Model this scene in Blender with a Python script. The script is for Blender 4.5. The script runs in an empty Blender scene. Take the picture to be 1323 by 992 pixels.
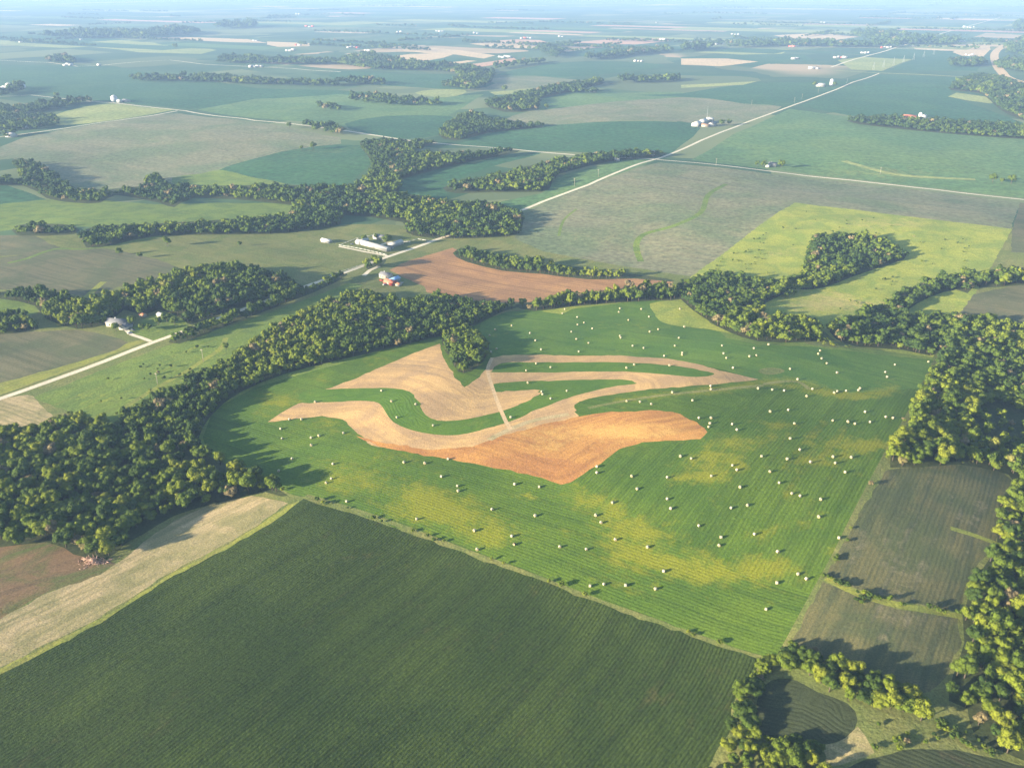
import bpy, math, random
import numpy as np
from mathutils.geometry import delaunay_2d_cdt
from mathutils import Vector
R = math.radians
rng = np.random.default_rng(7)
random.seed(7)
C = bpy.context.scene.collection

# ------------------------------------------------------------------ camera
CAM_H, F, CX, CY = 300.0, 1080.0, 661.5, 496.0
PITCH = R(25.6)
cd = bpy.data.cameras.new('camera'); cam = bpy.data.objects.new('camera', cd); C.objects.link(cam)
cam.location = (0, 0, CAM_H); cam.rotation_euler = (R(90) - PITCH, 0, 0)
cd.sensor_fit = 'HORIZONTAL'; cd.angle = 2 * math.atan(CX / F)
cd.clip_start = 1; cd.clip_end = 200000
bpy.context.scene.camera = cam

# ------------------------------------------------------------------ light
SUN_EL, SUN_AZ = R(12.0), math.atan2(0.42, 0.91)      # light travels towards this azimuth (from +x)
w = bpy.data.worlds.new('World'); bpy.context.scene.world = w; w.use_nodes = True
nt = w.node_tree; bg = nt.nodes['Background']
sk = nt.nodes.new('ShaderNodeTexSky'); sk.sky_type = 'NISHITA'; sk.sun_disc = False
sk.sun_elevation = SUN_EL
tosun = Vector((-math.cos(SUN_AZ) * math.cos(SUN_EL), -math.sin(SUN_AZ) * math.cos(SUN_EL), math.sin(SUN_EL)))
sk.sun_rotation = math.atan2(tosun.x, tosun.y)
sk.air_density = 1.0; sk.dust_density = 0.6; sk.ozone_density = 1.0
nt.links.new(sk.outputs[0], bg.inputs[0]); bg.inputs[1].default_value = 0.074
sd = bpy.data.lights.new('sun', 'SUN'); so = bpy.data.objects.new('sun', sd); C.objects.link(so)
sd.energy = 5.0; sd.angle = R(0.6); sd.color = (1.0, 0.84, 0.60)
so.rotation_euler = tosun.to_track_quat('Z', 'Y').to_euler()
vs = bpy.context.scene.view_settings
vs.view_transform = 'Standard'; vs.look = 'None'; vs.gamma = 1; vs.use_curve_mapping = False
vs.exposure = 2.18
HAZE_D = 0.82e-4
HAZE_C = (0.37, 0.59, 1.0, 1)

# ------------------------------------------------------------------ terrain maths
cp, sp_ = math.cos(PITCH), math.sin(PITCH)
def ray(px, py):
    dx = (np.asarray(px, float) - CX) / F; dn = (np.asarray(py, float) - CY) / F
    return dx, cp - dn * sp_, -(sp_ + dn * cp)
def flat(px, py):
    dx, fw, dz = ray(px, py); t = CAM_H / -dz
    return dx * t, fw * t
HILLS = [  # px, py of the crest, sigma across / along in metres, heading of the long axis, height
    (930, 528, 55, 130, 55, 6.0), (760, 570, 60, 120, 40, 4.0), (1150, 560, 45, 90, 60, 3.5),
    (520, 640, 60, 120, 50, 3.5), (900, 690, 55, 110, 30, 3.0), (1040, 660, 30, 60, 60, 1.8),
    (700, 470, 90, 120, 20, 4.0), (1150, 300, 120, 160, 30, 6.0), (560, 520, 35, 80, 60, 2.5),
    (960, 610, 25, 60, 60, 1.5), (1230, 700, 60, 80, 60, 3.0), (1130, 830, 30, 60, 60, 2.0),
]
HG = []
for (px, py, s1, s2, a, h) in HILLS:
    x, y = flat(px, py); HG.append((float(x), float(y), s1, s2, R(a), h))
WAVES = []
for lam, amp in ((900, 7.0), (620, 4.5), (430, 2.6), (300, 1.5), (210, 0.9), (140, 0.6), (85, 0.5)):
    for k in range(3):
        th = rng.uniform(0, math.pi); WAVES.append((math.cos(th) * 2 * math.pi / lam, math.sin(th) * 2 * math.pi / lam, rng.uniform(0, 6.28), amp * 0.6))
def height(x, y):
    x = np.asarray(x, float); y = np.asarray(y, float)
    h = np.zeros_like(x)
    for kx, ky, ph, a in WAVES:
        h += a * np.sin(kx * x + ky * y + ph)
    d = np.hypot(x, y)
    h *= 0.62 / (1 + (d / 2600) ** 2)
    for (hx, hy, s1, s2, a, hh) in HG:
        u = (x - hx) * math.cos(a) + (y - hy) * math.sin(a); v = -(x - hx) * math.sin(a) + (y - hy) * math.cos(a)
        h += 2.1 * hh * np.exp(-0.5 * ((u / s2) ** 2 + (v / s1) ** 2))
    return h
def ground(px, py):
    dx, fw, dz = ray(px, py)
    t = CAM_H / -dz
    for _ in range(12):
        t = t * 0.4 + 0.6 * (CAM_H - height(dx * t, fw * t)) / -dz
    return dx * t, fw * t
def project(x, y, z):
    zz = z - CAM_H
    fwd = y * cp - zz * sp_; up = y * sp_ + zz * cp
    return CX + F * x / fwd, CY - F * up / fwd
UD = np.array((0.563, 0.826)); VD = np.array((0.869, -0.495))
def inside(poly, x, y):
    r = np.zeros(len(x), bool)
    bx0, by0 = poly.min(0); bx1, by1 = poly.max(0)
    idx = np.nonzero((x >= bx0) & (x <= bx1) & (y >= by0) & (y <= by1))[0]
    if len(idx) == 0: return r
    xs, ys = x[idx], y[idx]; c = np.zeros(len(idx), bool)
    n = len(poly)
    for i in range(n):
        x1, y1 = poly[i]; x2, y2 = poly[(i + 1) % n]
        if y1 == y2: continue
        m = ((y1 > ys) != (y2 > ys)) & (xs < (x2 - x1) * (ys - y1) / (y2 - y1) + x1)
        c ^= m
    r[idx] = c
    return r
def dist_poly(line, x, y):
    best = np.full(len(x), 1e9)
    for i in range(len(line) - 1):
        a = line[i]; b = line[i + 1]; ab = b - a; L = ab @ ab
        t = np.clip(((x - a[0]) * ab[0] + (y - a[1]) * ab[1]) / L, 0, 1)
        best = np.minimum(best, np.hypot(x - a[0] - t * ab[0], y - a[1] - t * ab[1]))
    return best
def smooth(pts, closed=True, n=4):
    P = np.array(pts, float); out = []; N = len(P)
    rng_ = range(N) if closed else range(N - 1)
    for i in rng_:
        if closed: p0, p1, p2, p3 = P[(i - 1) % N], P[i], P[(i + 1) % N], P[(i + 2) % N]
        else: p0, p1, p2, p3 = P[max(i - 1, 0)], P[i], P[i + 1], P[min(i + 2, N - 1)]
        for k in range(n):
            t = k / n
            out.append(0.5 * ((2 * p1) + (-p0 + p2) * t + (2 * p0 - 5 * p1 + 4 * p2 - p3) * t * t + (-p0 + 3 * p1 - 3 * p2 + p3) * t ** 3))
    if not closed: out.append(P[-1])
    return np.array(out)
def gpts(pts):
    a = np.array(pts, float); x, y = ground(a[:, 0], a[:, 1]); return np.stack([x, y], 1)

# ------------------------------------------------------------------ materials
def new_mat(name):
    m = bpy.data.materials.new(name); m.use_nodes = True
    n = m.node_tree; b = n.nodes['Principled BSDF']; b.inputs['Roughness'].default_value = 0.9
    b.inputs['Specular IOR Level'].default_value = 0.15
    return m, n, b
def N(n, t, **k):
    o = n.nodes.new(t)
    for a, v in k.items(): setattr(o, a, v)
    return o
def mixc(n, f, a, b):
    m = N(n, 'ShaderNodeMix', data_type='RGBA')
    for s, v in ((m.inputs[0], f), (m.inputs[6], a), (m.inputs[7], b)):
        if isinstance(v, (tuple, list)): s.default_value = (*v[:3], 1)
        elif isinstance(v, (int, float)): s.default_value = v
        else: n.links.new(v, s)
    return m.outputs[2]
def mth(n, op, a, b=0.0, c=0.0, clamp=False):
    m = N(n, 'ShaderNodeMath', operation=op); m.use_clamp = clamp
    for s, v in zip(m.inputs, (a, b, c)):
        if isinstance(v, (int, float)): s.default_value = v
        else: n.links.new(v, s)
    return m.outputs[0]
def noise(n, vec, scale, detail=3, rough=0.55, dist=0.0):
    t = N(n, 'ShaderNodeTexNoise'); t.inputs['Scale'].default_value = scale
    t.inputs['Detail'].default_value = detail; t.inputs['Roughness'].default_value = rough; t.inputs['Distortion'].default_value = dist
    n.links.new(vec, t.inputs['Vector']); return t.outputs[0]
def ramp01(n, v, a, b):
    m = N(n, 'ShaderNodeMapRange'); n.links.new(v, m.inputs[0]); m.inputs[1].default_value = a; m.inputs[2].default_value = b
    m.interpolation_type = 'SMOOTHSTEP'; return m.outputs[0]
def field_mat(name, ca, cb, crow, pale=None, period=3.0, row=0.5, big=90.0, grain=1.6, bump=0.5, streak=0.5, wob=0.8):
    """ground cover: two tones mixed by large patches, planted or mown rows that follow the field's own
    row direction (attribute rowd), streaks, an optional paler crop (attribute pale), fine grain and relief"""
    m, n, b = new_mat(name)
    tc = N(n, 'ShaderNodeTexCoord').outputs['Object']
    at = N(n, 'ShaderNodeAttribute', attribute_name='rowd').outputs['Fac']
    n1 = noise(n, tc, 1 / big, 4, 0.6, 0.6)
    col = mixc(n, ramp01(n, n1, 0.38, 0.64), ca, cb)
    wb = noise(n, tc, 1 / 25.0, 3)
    dd = mth(n, 'ADD', at, mth(n, 'MULTIPLY', wb, wob * 3))
    # streaks: noise stretched along the rows
    cmb = N(n, 'ShaderNodeCombineXYZ'); n.links.new(mth(n, 'MULTIPLY', dd, 1 / 7.0), cmb.inputs[0])
    n.links.new(mth(n, 'MULTIPLY', noise(n, tc, 1 / 160.0, 1), 4.0), cmb.inputs[1])
    st = noise(n, cmb.outputs[0], 1.0, 4, 0.65)
    col = mixc(n, mth(n, 'MULTIPLY', ramp01(n, st, 0.42, 0.66), streak), col, crow)
    # rows
    wv = mth(n, 'SINE', mth(n, 'MULTIPLY', dd, 2 * math.pi / period))
    rowm = ramp01(n, mth(n, 'ADD', wv, mth(n, 'MULTIPLY', mth(n, 'SUBTRACT', noise(n, tc, 1 / 6.0, 3), 0.5), 2.0)), -0.6, 0.9)
    col = mixc(n, mth(n, 'MULTIPLY', rowm, row), col, crow)
    if pale is not None:
        pa = N(n, 'ShaderNodeAttribute', attribute_name='pale').outputs['Fac']
        pm = mth(n, 'ADD', pa, mth(n, 'ADD', mth(n, 'ADD', mth(n, 'MULTIPLY', mth(n, 'SUBTRACT', noise(n, tc, 1 / 34.0, 4, 0.6, 0.6), 0.5), 1.8), mth(n, 'MULTIPLY', mth(n, 'SUBTRACT', noise(n, tc, 1 / 7.0, 6, 0.7, 0.4), 0.5), 2.4)), mth(n, 'MULTIPLY', mth(n, 'SUBTRACT', st, 0.5), 1.9)))
        pm = mth(n, 'MULTIPLY', ramp01(n, pm, 0.25, 1.45), 0.8)
        col = mixc(n, pm, col, pale)
    g = noise(n, tc, grain, 4, 0.7)
    hv = N(n, 'ShaderNodeHueSaturation'); n.links.new(col, hv.inputs['Color'])
    n.links.new(mth(n, 'ADD', mth(n, 'MULTIPLY', g, 1.9), 0.05), hv.inputs['Value'])
    n.links.new(hv.outputs[0], b.inputs['Base Color'])
    bp = N(n, 'ShaderNodeBump'); bp.inputs['Strength'].default_value = bump; bp.inputs['Distance'].default_value = 0.5
    hh = mth(n, 'ADD', mth(n, 'MULTIPLY', rowm, -0.7 * row), mth(n, 'ADD', noise(n, tc, 0.45, 4, 0.7), mth(n, 'MULTIPLY', st, 0.6)))
    n.links.new(hh, bp.inputs['Height']); n.links.new(bp.outputs[0], b.inputs['Normal'])
    return m
M = {}
M['hay'] = field_mat('hayfield_grass', (0.068, 0.126, 0.013), (0.098, 0.156, 0.014), (0.036, 0.074, 0.010), (0.20, 0.205, 0.014), 2.3, 0.28, 60, 1.0, 0.55, 0.6)
M['hay_far'] = field_mat('hayfield_grass_deep', (0.072, 0.145, 0.022), (0.108, 0.182, 0.024), (0.048, 0.104, 0.018), (0.21, 0.23, 0.025), 2.8, 0.25, 50, 1.0, 0.4, 0.5)
M['strip'] = field_mat('alfalfa_strip', (0.064, 0.134, 0.014), (0.094, 0.166, 0.016), (0.045, 0.095, 0.012), (0.16, 0.19, 0.02), 2.5, 0.4, 40, 1.4, 0.3, 0.4)
M['corn'] = field_mat('corn_leaves', (0.029, 0.050, 0.008), (0.044, 0.068, 0.011), (0.016, 0.030, 0.005), (0.075, 0.072, 0.022), 1.8, 0.26, 60, 0.7, 1.1, 0.55, 0.4)
M['bean'] = field_mat('bean_rows', (0.140, 0.130, 0.070), (0.090, 0.105, 0.050), (0.070, 0.080, 0.042), (0.27, 0.22, 0.13), 2.4, 0.18, 45, 1.3, 0.5, 0.7)
M['beand'] = field_mat('bean_rows_dense', (0.130, 0.120, 0.050), (0.076, 0.090, 0.036), (0.050, 0.064, 0.032), (0.24, 0.20, 0.12), 2.4, 0.2, 38, 1.2, 0.6, 0.8)
M['pond'] = field_mat('young_corn', (0.038, 0.050, 0.022), (0.052, 0.064, 0.026), (0.026, 0.036, 0.016), (0.12, 0.09, 0.05), 2.2, 0.4, 30, 1.3, 0.4, 0.5)
M['stub'] = field_mat('stubble', (0.50, 0.325, 0.140), (0.36, 0.240, 0.125), (0.28, 0.185, 0.095), (0.24, 0.18, 0.115), 5.0, 0.10, 30, 1.4, 0.45, 0.6, 2.2)
M['stubg'] = field_mat('stubble_green', (0.40, 0.31, 0.17), (0.25, 0.22, 0.10), (0.18, 0.17, 0.075), (0.10, 0.12, 0.05), 5.0, 0.25, 24, 1.2, 0.5, 0.85, 1.5)
M['soil'] = field_mat('tilled_soil', (0.44, 0.225, 0.066), (0.34, 0.160, 0.055), (0.23, 0.105, 0.042), (0.53, 0.32, 0.095), 4.4, 0.12, 28, 1.3, 0.6, 0.75, 2.2)
M['soil2'] = field_mat('tilled_soil_far', (0.38, 0.21, 0.090), (0.29, 0.160, 0.078), (0.20, 0.11, 0.055), (0.48, 0.29, 0.11), 6, 0.2, 50, 1.0, 0.5, 0.75)
M['past'] = field_mat('pasture_grass', (0.28, 0.30, 0.050), (0.18, 0.235, 0.042), (0.17, 0.20, 0.045), (0.42, 0.34, 0.12), 9, 0.1, 30, 0.6, 1.0, 0.3)
M['past2'] = field_mat('pasture_grass_green', (0.135, 0.195, 0.034), (0.090, 0.145, 0.030), (0.15, 0.17, 0.036), (0.34, 0.36, 0.045), 9, 0.15, 28, 0.7, 0.9, 0.35)
M['rough'] = field_mat('rough_grass', (0.120, 0.150, 0.040), (0.170, 0.175, 0.055), (0.09, 0.10, 0.035), (0.26, 0.24, 0.08), 9, 0.1, 30, 0.8, 1.0, 0.3)
M['verge'] = field_mat('verge_grass', (0.220, 0.240, 0.042), (0.15, 0.18, 0.04), (0.26, 0.23, 0.06), None, 5, 0.3, 15, 0.9, 0.7, 0.4)
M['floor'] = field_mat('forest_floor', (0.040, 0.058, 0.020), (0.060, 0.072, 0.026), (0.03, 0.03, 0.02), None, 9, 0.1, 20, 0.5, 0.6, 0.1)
M['brown'] = field_mat('weedy_soil', (0.20, 0.125, 0.065), (0.090, 0.115, 0.032), (0.13, 0.09, 0.05), None, 6, 0.3, 26, 1.0, 0.5, 0.8)
M['fteal'] = field_mat('far_corn', (0.030, 0.095, 0.042), (0.045, 0.115, 0.046), (0.026, 0.072, 0.030), (0.10, 0.14, 0.05), 30, 0.15, 260, 0.1, 0.1, 0.35, 3)
M['fgreen'] = field_mat('far_beans', (0.080, 0.155, 0.058), (0.115, 0.185, 0.062), (0.060, 0.115, 0.045), (0.17, 0.19, 0.06), 30, 0.15, 220, 0.1, 0.1, 0.35, 3)
M['folive'] = field_mat('far_thin_crop', (0.200, 0.190, 0.110), (0.120, 0.155, 0.075), (0.120, 0.140, 0.080), (0.29, 0.25, 0.13), 22, 0.2, 130, 0.15, 0.15, 0.75, 4)
M['fyel'] = field_mat('far_hay', (0.27, 0.29, 0.095), (0.20, 0.24, 0.080), (0.22, 0.24, 0.09), None, 30, 0.2, 150, 0.1, 0.1, 0.3)
M['ftan'] = field_mat('far_stubble', (0.56, 0.40, 0.23), (0.48, 0.36, 0.22), (0.42, 0.32, 0.19), None, 30, 0.2, 150, 0.1, 0.1, 0.4)
M['fpink'] = field_mat('far_bare_soil', (0.50, 0.27, 0.18), (0.46, 0.30, 0.21), (0.40, 0.25, 0.16), None, 30, 0.2, 150, 0.1, 0.1, 0.4)
M['road'] = field_mat('gravel', (0.66, 0.58, 0.44), (0.56, 0.50, 0.38), (0.48, 0.42, 0.31), None, 1.9, 0.25, 20, 1.2, 0.2, 0.2)
M['path'] = field_mat('dirt_track', (0.54, 0.38, 0.21), (0.46, 0.34, 0.20), (0.38, 0.28, 0.16), None, 1.9, 0.2, 20, 1.0, 0.2, 0.2)
# the open country: a quilt of rectangular fields on the survey grid
def quilt():
    m, n, b = new_mat('open_country')
    tc = N(n, 'ShaderNodeTexCoord').outputs['Object']
    mp = N(n, 'ShaderNodeMapping'); n.links.new(tc, mp.inputs[0]); mp.inputs['Rotation'].default_value = (0, 0, -math.atan2(UD[1], UD[0]))
    cols = []
    for sx, sy, seed in ((620, 400, 0.0), (1240, 790, 5.0)):
        sc = N(n, 'ShaderNodeVectorMath', operation='DIVIDE'); n.links.new(mp.outputs[0], sc.inputs[0]); sc.inputs[1].default_value = (sx, sy, 1e9)
        fl = N(n, 'ShaderNodeVectorMath', operation='FLOOR'); n.links.new(sc.outputs[0], fl.inputs[0])
        ad = N(n, 'ShaderNodeVectorMath', operation='ADD'); n.links.new(fl.outputs[0], ad.inputs[0]); ad.inputs[1].default_value = (seed, seed, 0)
        wn = N(n, 'ShaderNodeTexWhiteNoise'); n.links.new(ad.outputs[0], wn.inputs[0])
        r = N(n, 'ShaderNodeValToRGB'); n.links.new(wn.outputs[0], r.inputs[0]); r.color_ramp.interpolation = 'CONSTANT'
        st = [(0, (0.034, 0.085, 0.040)), (0.30, (0.060, 0.115, 0.050)), (0.52, (0.10, 0.135, 0.062)), (0.68, (0.045, 0.095, 0.040)), (0.84, (0.15, 0.18, 0.08)), (0.97, (0.38, 0.28, 0.17))]
        e = r.color_ramp.elements; e[0].position = 0; e[0].color = (*st[0][1], 1); e[1].position = st[1][0]; e[1].color = (*st[1][1], 1)
        for p, c in st[2:]:
            k = e.new(p); k.color = (*c, 1)
        cols.append(r.outputs[0])
    sel = ramp01(n, noise(n, tc, 1 / 2500.0, 2), 0.48, 0.5)
    col = mixc(n, sel, cols[0], cols[1])
    col = mixc(n, mth(n, 'MULTIPLY', ramp01(n, noise(n, tc, 1 / 300.0, 4, 0.6), 0.4, 0.7), 0.35), col, (0.10, 0.14, 0.06))
    n.links.new(col, b.inputs['Base Color']); return m
M['quilt'] = quilt()

def setkind(o, kind='structure', label=None, cat=None):
    o['kind'] = kind
    if label: o['label'] = label
    if cat: o['category'] = cat

# ------------------------------------------------------------------ fields, traced in the photograph's pixels and laid on the ground
A = []      # dicts: name, mat, poly (plan), ref
def add(name, mat, pts, ref='u', sm=3, label=None, plan=False):
    pts = np.array(pts, float)
    if sm: pts = smooth(pts, True, sm)
    poly = pts if plan else gpts(pts)
    if not plan:
        out = []
        for i in range(len(poly)):
            a_, b_ = poly[i], poly[(i + 1) % len(poly)]; L = np.linalg.norm(b_ - a_); d = np.linalg.norm(a_)
            if d > 1900: out.append(a_); continue
            k_ = max(1, int(L / 5.0))
            for j in range(k_): out.append(a_ + (b_ - a_) * j / k_ + rng.normal(0, 0.55, 2) * (j > 0))
        poly = np.array(out)
    A.append(dict(name=name, mat=mat, poly=poly, ref=ref, label=label))
def road(name, mat, pts, width, label, sm=0):
    p = np.array(pts, float)
    if sm: p = smooth(p, False, sm)
    g = gpts(p); d = np.gradient(g, axis=0); d /= np.linalg.norm(d, axis=1)[:, None]
    nrm = np.stack([-d[:, 1], d[:, 0]], 1) * width / 2
    A.append(dict(name=name, mat=mat, poly=np.concatenate([g + nrm, (g - nrm)[::-1]]), ref=g, label=label))
def line(pts, sm=3): return gpts(smooth(pts, False, sm))

# --- far country
add('pasture', 'rough', [(-300,318),(400,300),(660,300),(1500,300),(1700,1180),(-500,1180)], 'u', 0, 'rough grassland between the near fields')
add('crop_field', 'fteal', [(-80,84),(60,84),(150,86),(230,101),(330,114),(440,117),(500,121),(440,138),(330,137),(245,141),(180,135),(130,130),(60,122),(0,112),(-80,108)], 'v', 0, 'wide teal cornfield across the left distance, above the gravel road junction')
add('crop_field', 'fgreen', [(255,142),(330,128),(440,122),(540,128),(625,122),(600,138),(560,160),(520,176),(440,163),(330,153)], 'v', 0, 'green field north of the long gravel road in the left middle distance')
add('crop_field', 'fteal', [(445,160),(500,150),(580,150),(590,158),(586,166),(565,175),(525,179),(470,172)], 'v', 2, 'dark field touching the gravel road beside the creek trees')
add('hay_field', 'fyel', [(70,149),(105,139),(145,134),(190,139),(226,142),(150,155),(85,162),(55,158)], 'v', 2, 'pale yellow-green hay field in the angle of two gravel roads')
add('thin_crop_field', 'folive', [(-80,205),(0,190),(30,178),(83,167),(133,159),(200,149),(229,146),(300,154),(370,164),(440,178),(441,186),(400,190),(340,205),(290,216),(262,224),(235,230),(180,242),(100,244),(60,230),(45,215),(15,205),(-80,215)], 'v', 0, 'big grey-green field below the left gravel roads')
add('crop_field', 'fteal', [(283,220),(330,205),(380,193),(440,187),(480,192),(482,206),(465,225),(440,240),(380,238),(320,230)], 'v', 2, 'dark green wedge-shaped field left of the creek woods')
add('pasture', 'past2', [(222,230),(262,224),(288,220),(330,230),(370,238),(300,243),(235,242)], 'v', 2, 'small light green pasture above the creek woods')
add('pasture', 'past2', [(-80,270),(0,262),(60,258),(120,258),(200,264),(290,262),(378,264),(388,275),(380,285),(300,290),(200,290),(125,294),(60,292),(-80,305)], 'v', 2, 'long green meadow between two belts of trees at left')
add('crop_field', 'fteal', [(-80,235),(0,236),(40,250),(60,258),(0,264),(-80,270)], 'v', 0, 'dark crop field at the left edge')
add('pasture', 'rough', [(-80,345),(0,325),(60,305),(140,318),(215,304),(300,304),(380,300),(450,290),(525,292),(540,305),(500,330),(445,350),(390,372),(330,350),(240,345),(150,380),(60,380),(-80,380)], 'v', 2, 'olive pasture left of the road around the white farm')
add('thin_crop_field', 'bean', [(-80,340),(0,333),(60,325),(130,321),(190,332),(234,348),(205,360),(155,370),(112,382),(60,376),(0,374),(-80,376)], 'v', 2, 'grey crop field above the wood at left')
add('thin_crop_field', 'bean', [(-80,305),(0,304),(45,305),(62,314),(80,324),(0,331),(-80,336)], 'v', 2, 'small grey crop field at the left edge')
road('grass_waterway', 'past2', [(10,340),(35,334),(70,322),(110,322),(150,316),(210,305)], 6, 'bright grassy waterway between grey fields at left', 3)
road('grass_waterway', 'verge', [(112,384),(122,374),(134,364)], 7, 'short green waterway in the grey field at left', 3)
add('pasture', 'past2', [(-80,384),(0,386),(45,392),(50,402),(30,408),(-80,412)], 'v', 2, 'small green clearing in the wood at the left edge')
add('thin_crop_field', 'bean', [(-80,438),(0,430),(60,428),(100,426),(140,434),(167,443),(150,452),(90,470),(40,485),(0,494),(-80,510)], 'v', 2, 'grey-brown field beside the gravel road at left')
add('verge', 'verge', [(-80,512),(0,495),(60,479),(150,452),(165,443),(178,440),(190,440),(160,452),(90,478),(0,510),(-80,532)], 'u', 0, 'green verge above the gravel road at left')
add('pasture', 'past2', [(168,425),(215,398),(250,400),(240,425),(222,436),(196,442),(172,434)], 'u', 2, 'lawn around the grey-roofed house')
# centre distance
add('crop_field', 'fteal', [(512,248),(522,232),(570,222),(610,212),(660,199),(700,198),(640,214),(590,232),(572,243),(580,256),(545,256)], 'v', 2, 'narrow green field between two arms of the creek woods')
add('crop_field', 'fgreen', [(640,262),(700,250),(712,236),(735,224),(800,209),(846,208),(760,238),(700,262),(650,276)], 'u', 2, 'green strip between the woods and the straight gravel road')
add('crop_field', 'fteal', [(592,186),(640,170),(720,161),(800,157),(880,158),(905,166),(880,188),(850,203),(760,197),(690,195),(630,190)], 'v', 2, 'dark green field in the corner of the two gravel roads')
add('thin_crop_field', 'folive', [(646,158),(700,140),(790,132),(880,126),(1010,138),(960,158),(925,164),(880,157),(800,156),(710,162)], 'v', 2, 'pale grey-green field left of the straight road')
add('pasture', 'fgreen', [(700,128),(770,118),(800,120),(880,119),(880,126),(800,131),(720,140),(695,142)], 'v', 2, 'light green field around the small tree-lined farm')
add('crop_field', 'fteal', [(880,121),(930,113),(980,107),(1080,106),(1128,97),(1080,116),(1020,137),(960,134),(910,127),(820,123)], 'v', 0, 'deep teal field ending at the straight gravel road')
add('hay_field', 'fyel', [(880,110),(930,108),(980,105),(960,110),(880,114)], 'v', 0, 'thin yellow-green strip of hay in the distance')
add('thin_crop_field', 'folive', [(600,116),(625,103),(680,99),(730,102),(795,108),(760,112),(690,117),(640,118)], 'v', 2, 'pale field right of the creek trees')
add('hay_field', 'fyel', [(632,119),(690,114),(692,119),(670,122),(640,123)], 'v', 0, 'small yellow field beside the creek trees')
add('hay_field', 'fyel', [(536,120),(560,116),(600,116),(598,122),(575,126),(550,124)], 'v', 2, 'pale yellow patch in the central distance')
add('crop_field', 'fteal', [(640,97),(700,84),(760,79),(830,81),(860,86),(800,94),(730,100),(690,98)], 'v', 2, 'teal field behind the creek in the distance')
add('crop_field', 'fteal', [(722,70),(780,60),(820,57),(860,63),(850,68),(800,72),(750,73)], 'v', 2, 'blue-green field on a far rise')
add('bare_field', 'fpink', [(720,60),(730,55),(790,51),(860,50),(870,53),(800,60),(760,63)], 'v', 0, 'pinkish bare field near the horizon')
add('stubble_field', 'ftan', [(606,57),(640,54),(694,59),(694,63),(650,62)], 'v', 0, 'pale tan field near the horizon')
add('bare_field', 'fpink', [(640,53),(690,50),(710,56),(695,59),(660,56)], 'v', 0, 'reddish strip of bare soil near the horizon')
add('stubble_field', 'ftan', [(492,77),(530,70),(575,69),(585,71),(560,79),(525,82),(505,80)], 'v', 0, 'pinkish tan field in the central distance')
add('stubble_field', 'ftan', [(505,64),(560,62),(600,66),(640,72),(625,76),(590,71),(540,68)], 'v', 0, 'tan strip field in the central distance')
add('bare_field', 'fpink', [(590,86),(640,79),(664,75),(668,79),(640,84),(610,88)], 'v', 0, 'reddish bare field beside a far farm')
add('stubble_field', 'ftan', [(566,84),(600,78),(616,79),(580,85)], 'v', 0, 'thin tan strip in the central distance')
add('crop_field', 'fteal', [(545,80),(580,74),(615,77),(590,80),(560,84)], 'v', 0, 'small teal field among tan strips')
add('crop_field', 'fteal', [(430,92),(520,96),(600,97),(640,108),(600,116),(520,112),(440,106)], 'v', 2, 'teal field below the far creek belt')
# left far
add('stubble_field', 'ftan', [(190,49),(230,48),(320,51),(346,56),(300,55),(240,52)], 'v', 0, 'long tan field in the left distance')
add('hay_field', 'fyel', [(60,50),(120,50),(240,58),(280,65),(260,70),(180,68),(120,61),(60,56)], 'v', 0, 'pale field in the left distance')
add('crop_field', 'fteal', [(200,56),(250,53),(330,56),(345,60),(290,64),(230,62)], 'v', 0, 'teal field below the long tan field')
add('stubble_field', 'ftan', [(345,54),(400,56),(400,60),(360,61),(345,58)], 'v', 0, 'tan farmyard field in the distance')
# right far
add('crop_field', 'fteal', [(1032,137),(1060,127),(1100,110),(1137,97),(1200,99),(1266,103),(1250,113),(1230,118),(1226,125),(1275,141),(1330,162),(1410,180),(1410,200),(1323,176),(1230,160),(1160,156),(1100,150)], 'v', 0, 'big blue-green field above the red barn')
add('hay_field', 'fyel', [(1225,125),(1236,120),(1280,126),(1290,131),(1280,134),(1250,130)], 'v', 0, 'small pale field against the wood at right')
add('thin_crop_field', 'fgreen', [(892,207),(950,172),(1020,141),(1110,152),(1200,161),(1323,179),(1410,196),(1410,275),(1323,256),(1240,247),(1100,231),(960,215)], 'v', 0, 'broad green-grey field below the red barn')
add('thin_crop_field', 'folive', [(655,290),(665,280),(700,264),(760,241),(852,210),(960,220),(1100,236),(1240,252),(1318,261),(1306,296),(1200,283),(1027,262),(960,310),(893,357),(800,343),(700,324),(668,310)], 'v', 0, 'large grey crop field right of the straight road')
add('thin_crop_field', 'bean', [(1318,262),(1420,275),(1420,330),(1306,326),(1308,296)], 'v', 0, 'brown-grey field at the right edge')
road('grass_waterway', 'past2', [(938,238),(915,252),(905,275),(870,292),(832,303),(822,318),(828,338)], 8, 'green grassy waterway winding through the large grey field', 4)
road('grass_waterway', 'past2', [(745,270),(728,285),(722,305)], 4, 'faint grassy line in the large grey field', 3)
road('grass_waterway', 'fyel', [(1090,208),(1140,222),(1180,228),(1260,232)], 14, 'yellow-green waterway in the broad field at right', 3)
add('stubble_field', 'ftan', [(1228,70),(1245,58),(1275,56),(1280,64),(1268,76),(1240,78)], 'v', 0, 'bare tan ground beside the highway works')
add('stubble_field', 'ftan', [(1180,62),(1230,58),(1280,56),(1278,66),(1230,66),(1185,65)], 'v', 0, 'tan strip of ground behind the far village')
add('hay_field', 'fyel', [(1082,78),(1115,74),(1178,77),(1140,92),(1100,90)], 'v', 0, 'pale green square field by the far crossroads')
add('crop_field', 'fteal', [(1130,74),(1155,63),(1225,66),(1270,82),(1262,92),(1200,92),(1150,90),(1180,77)], 'v', 0, 'teal field behind the far crossroads')
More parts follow.
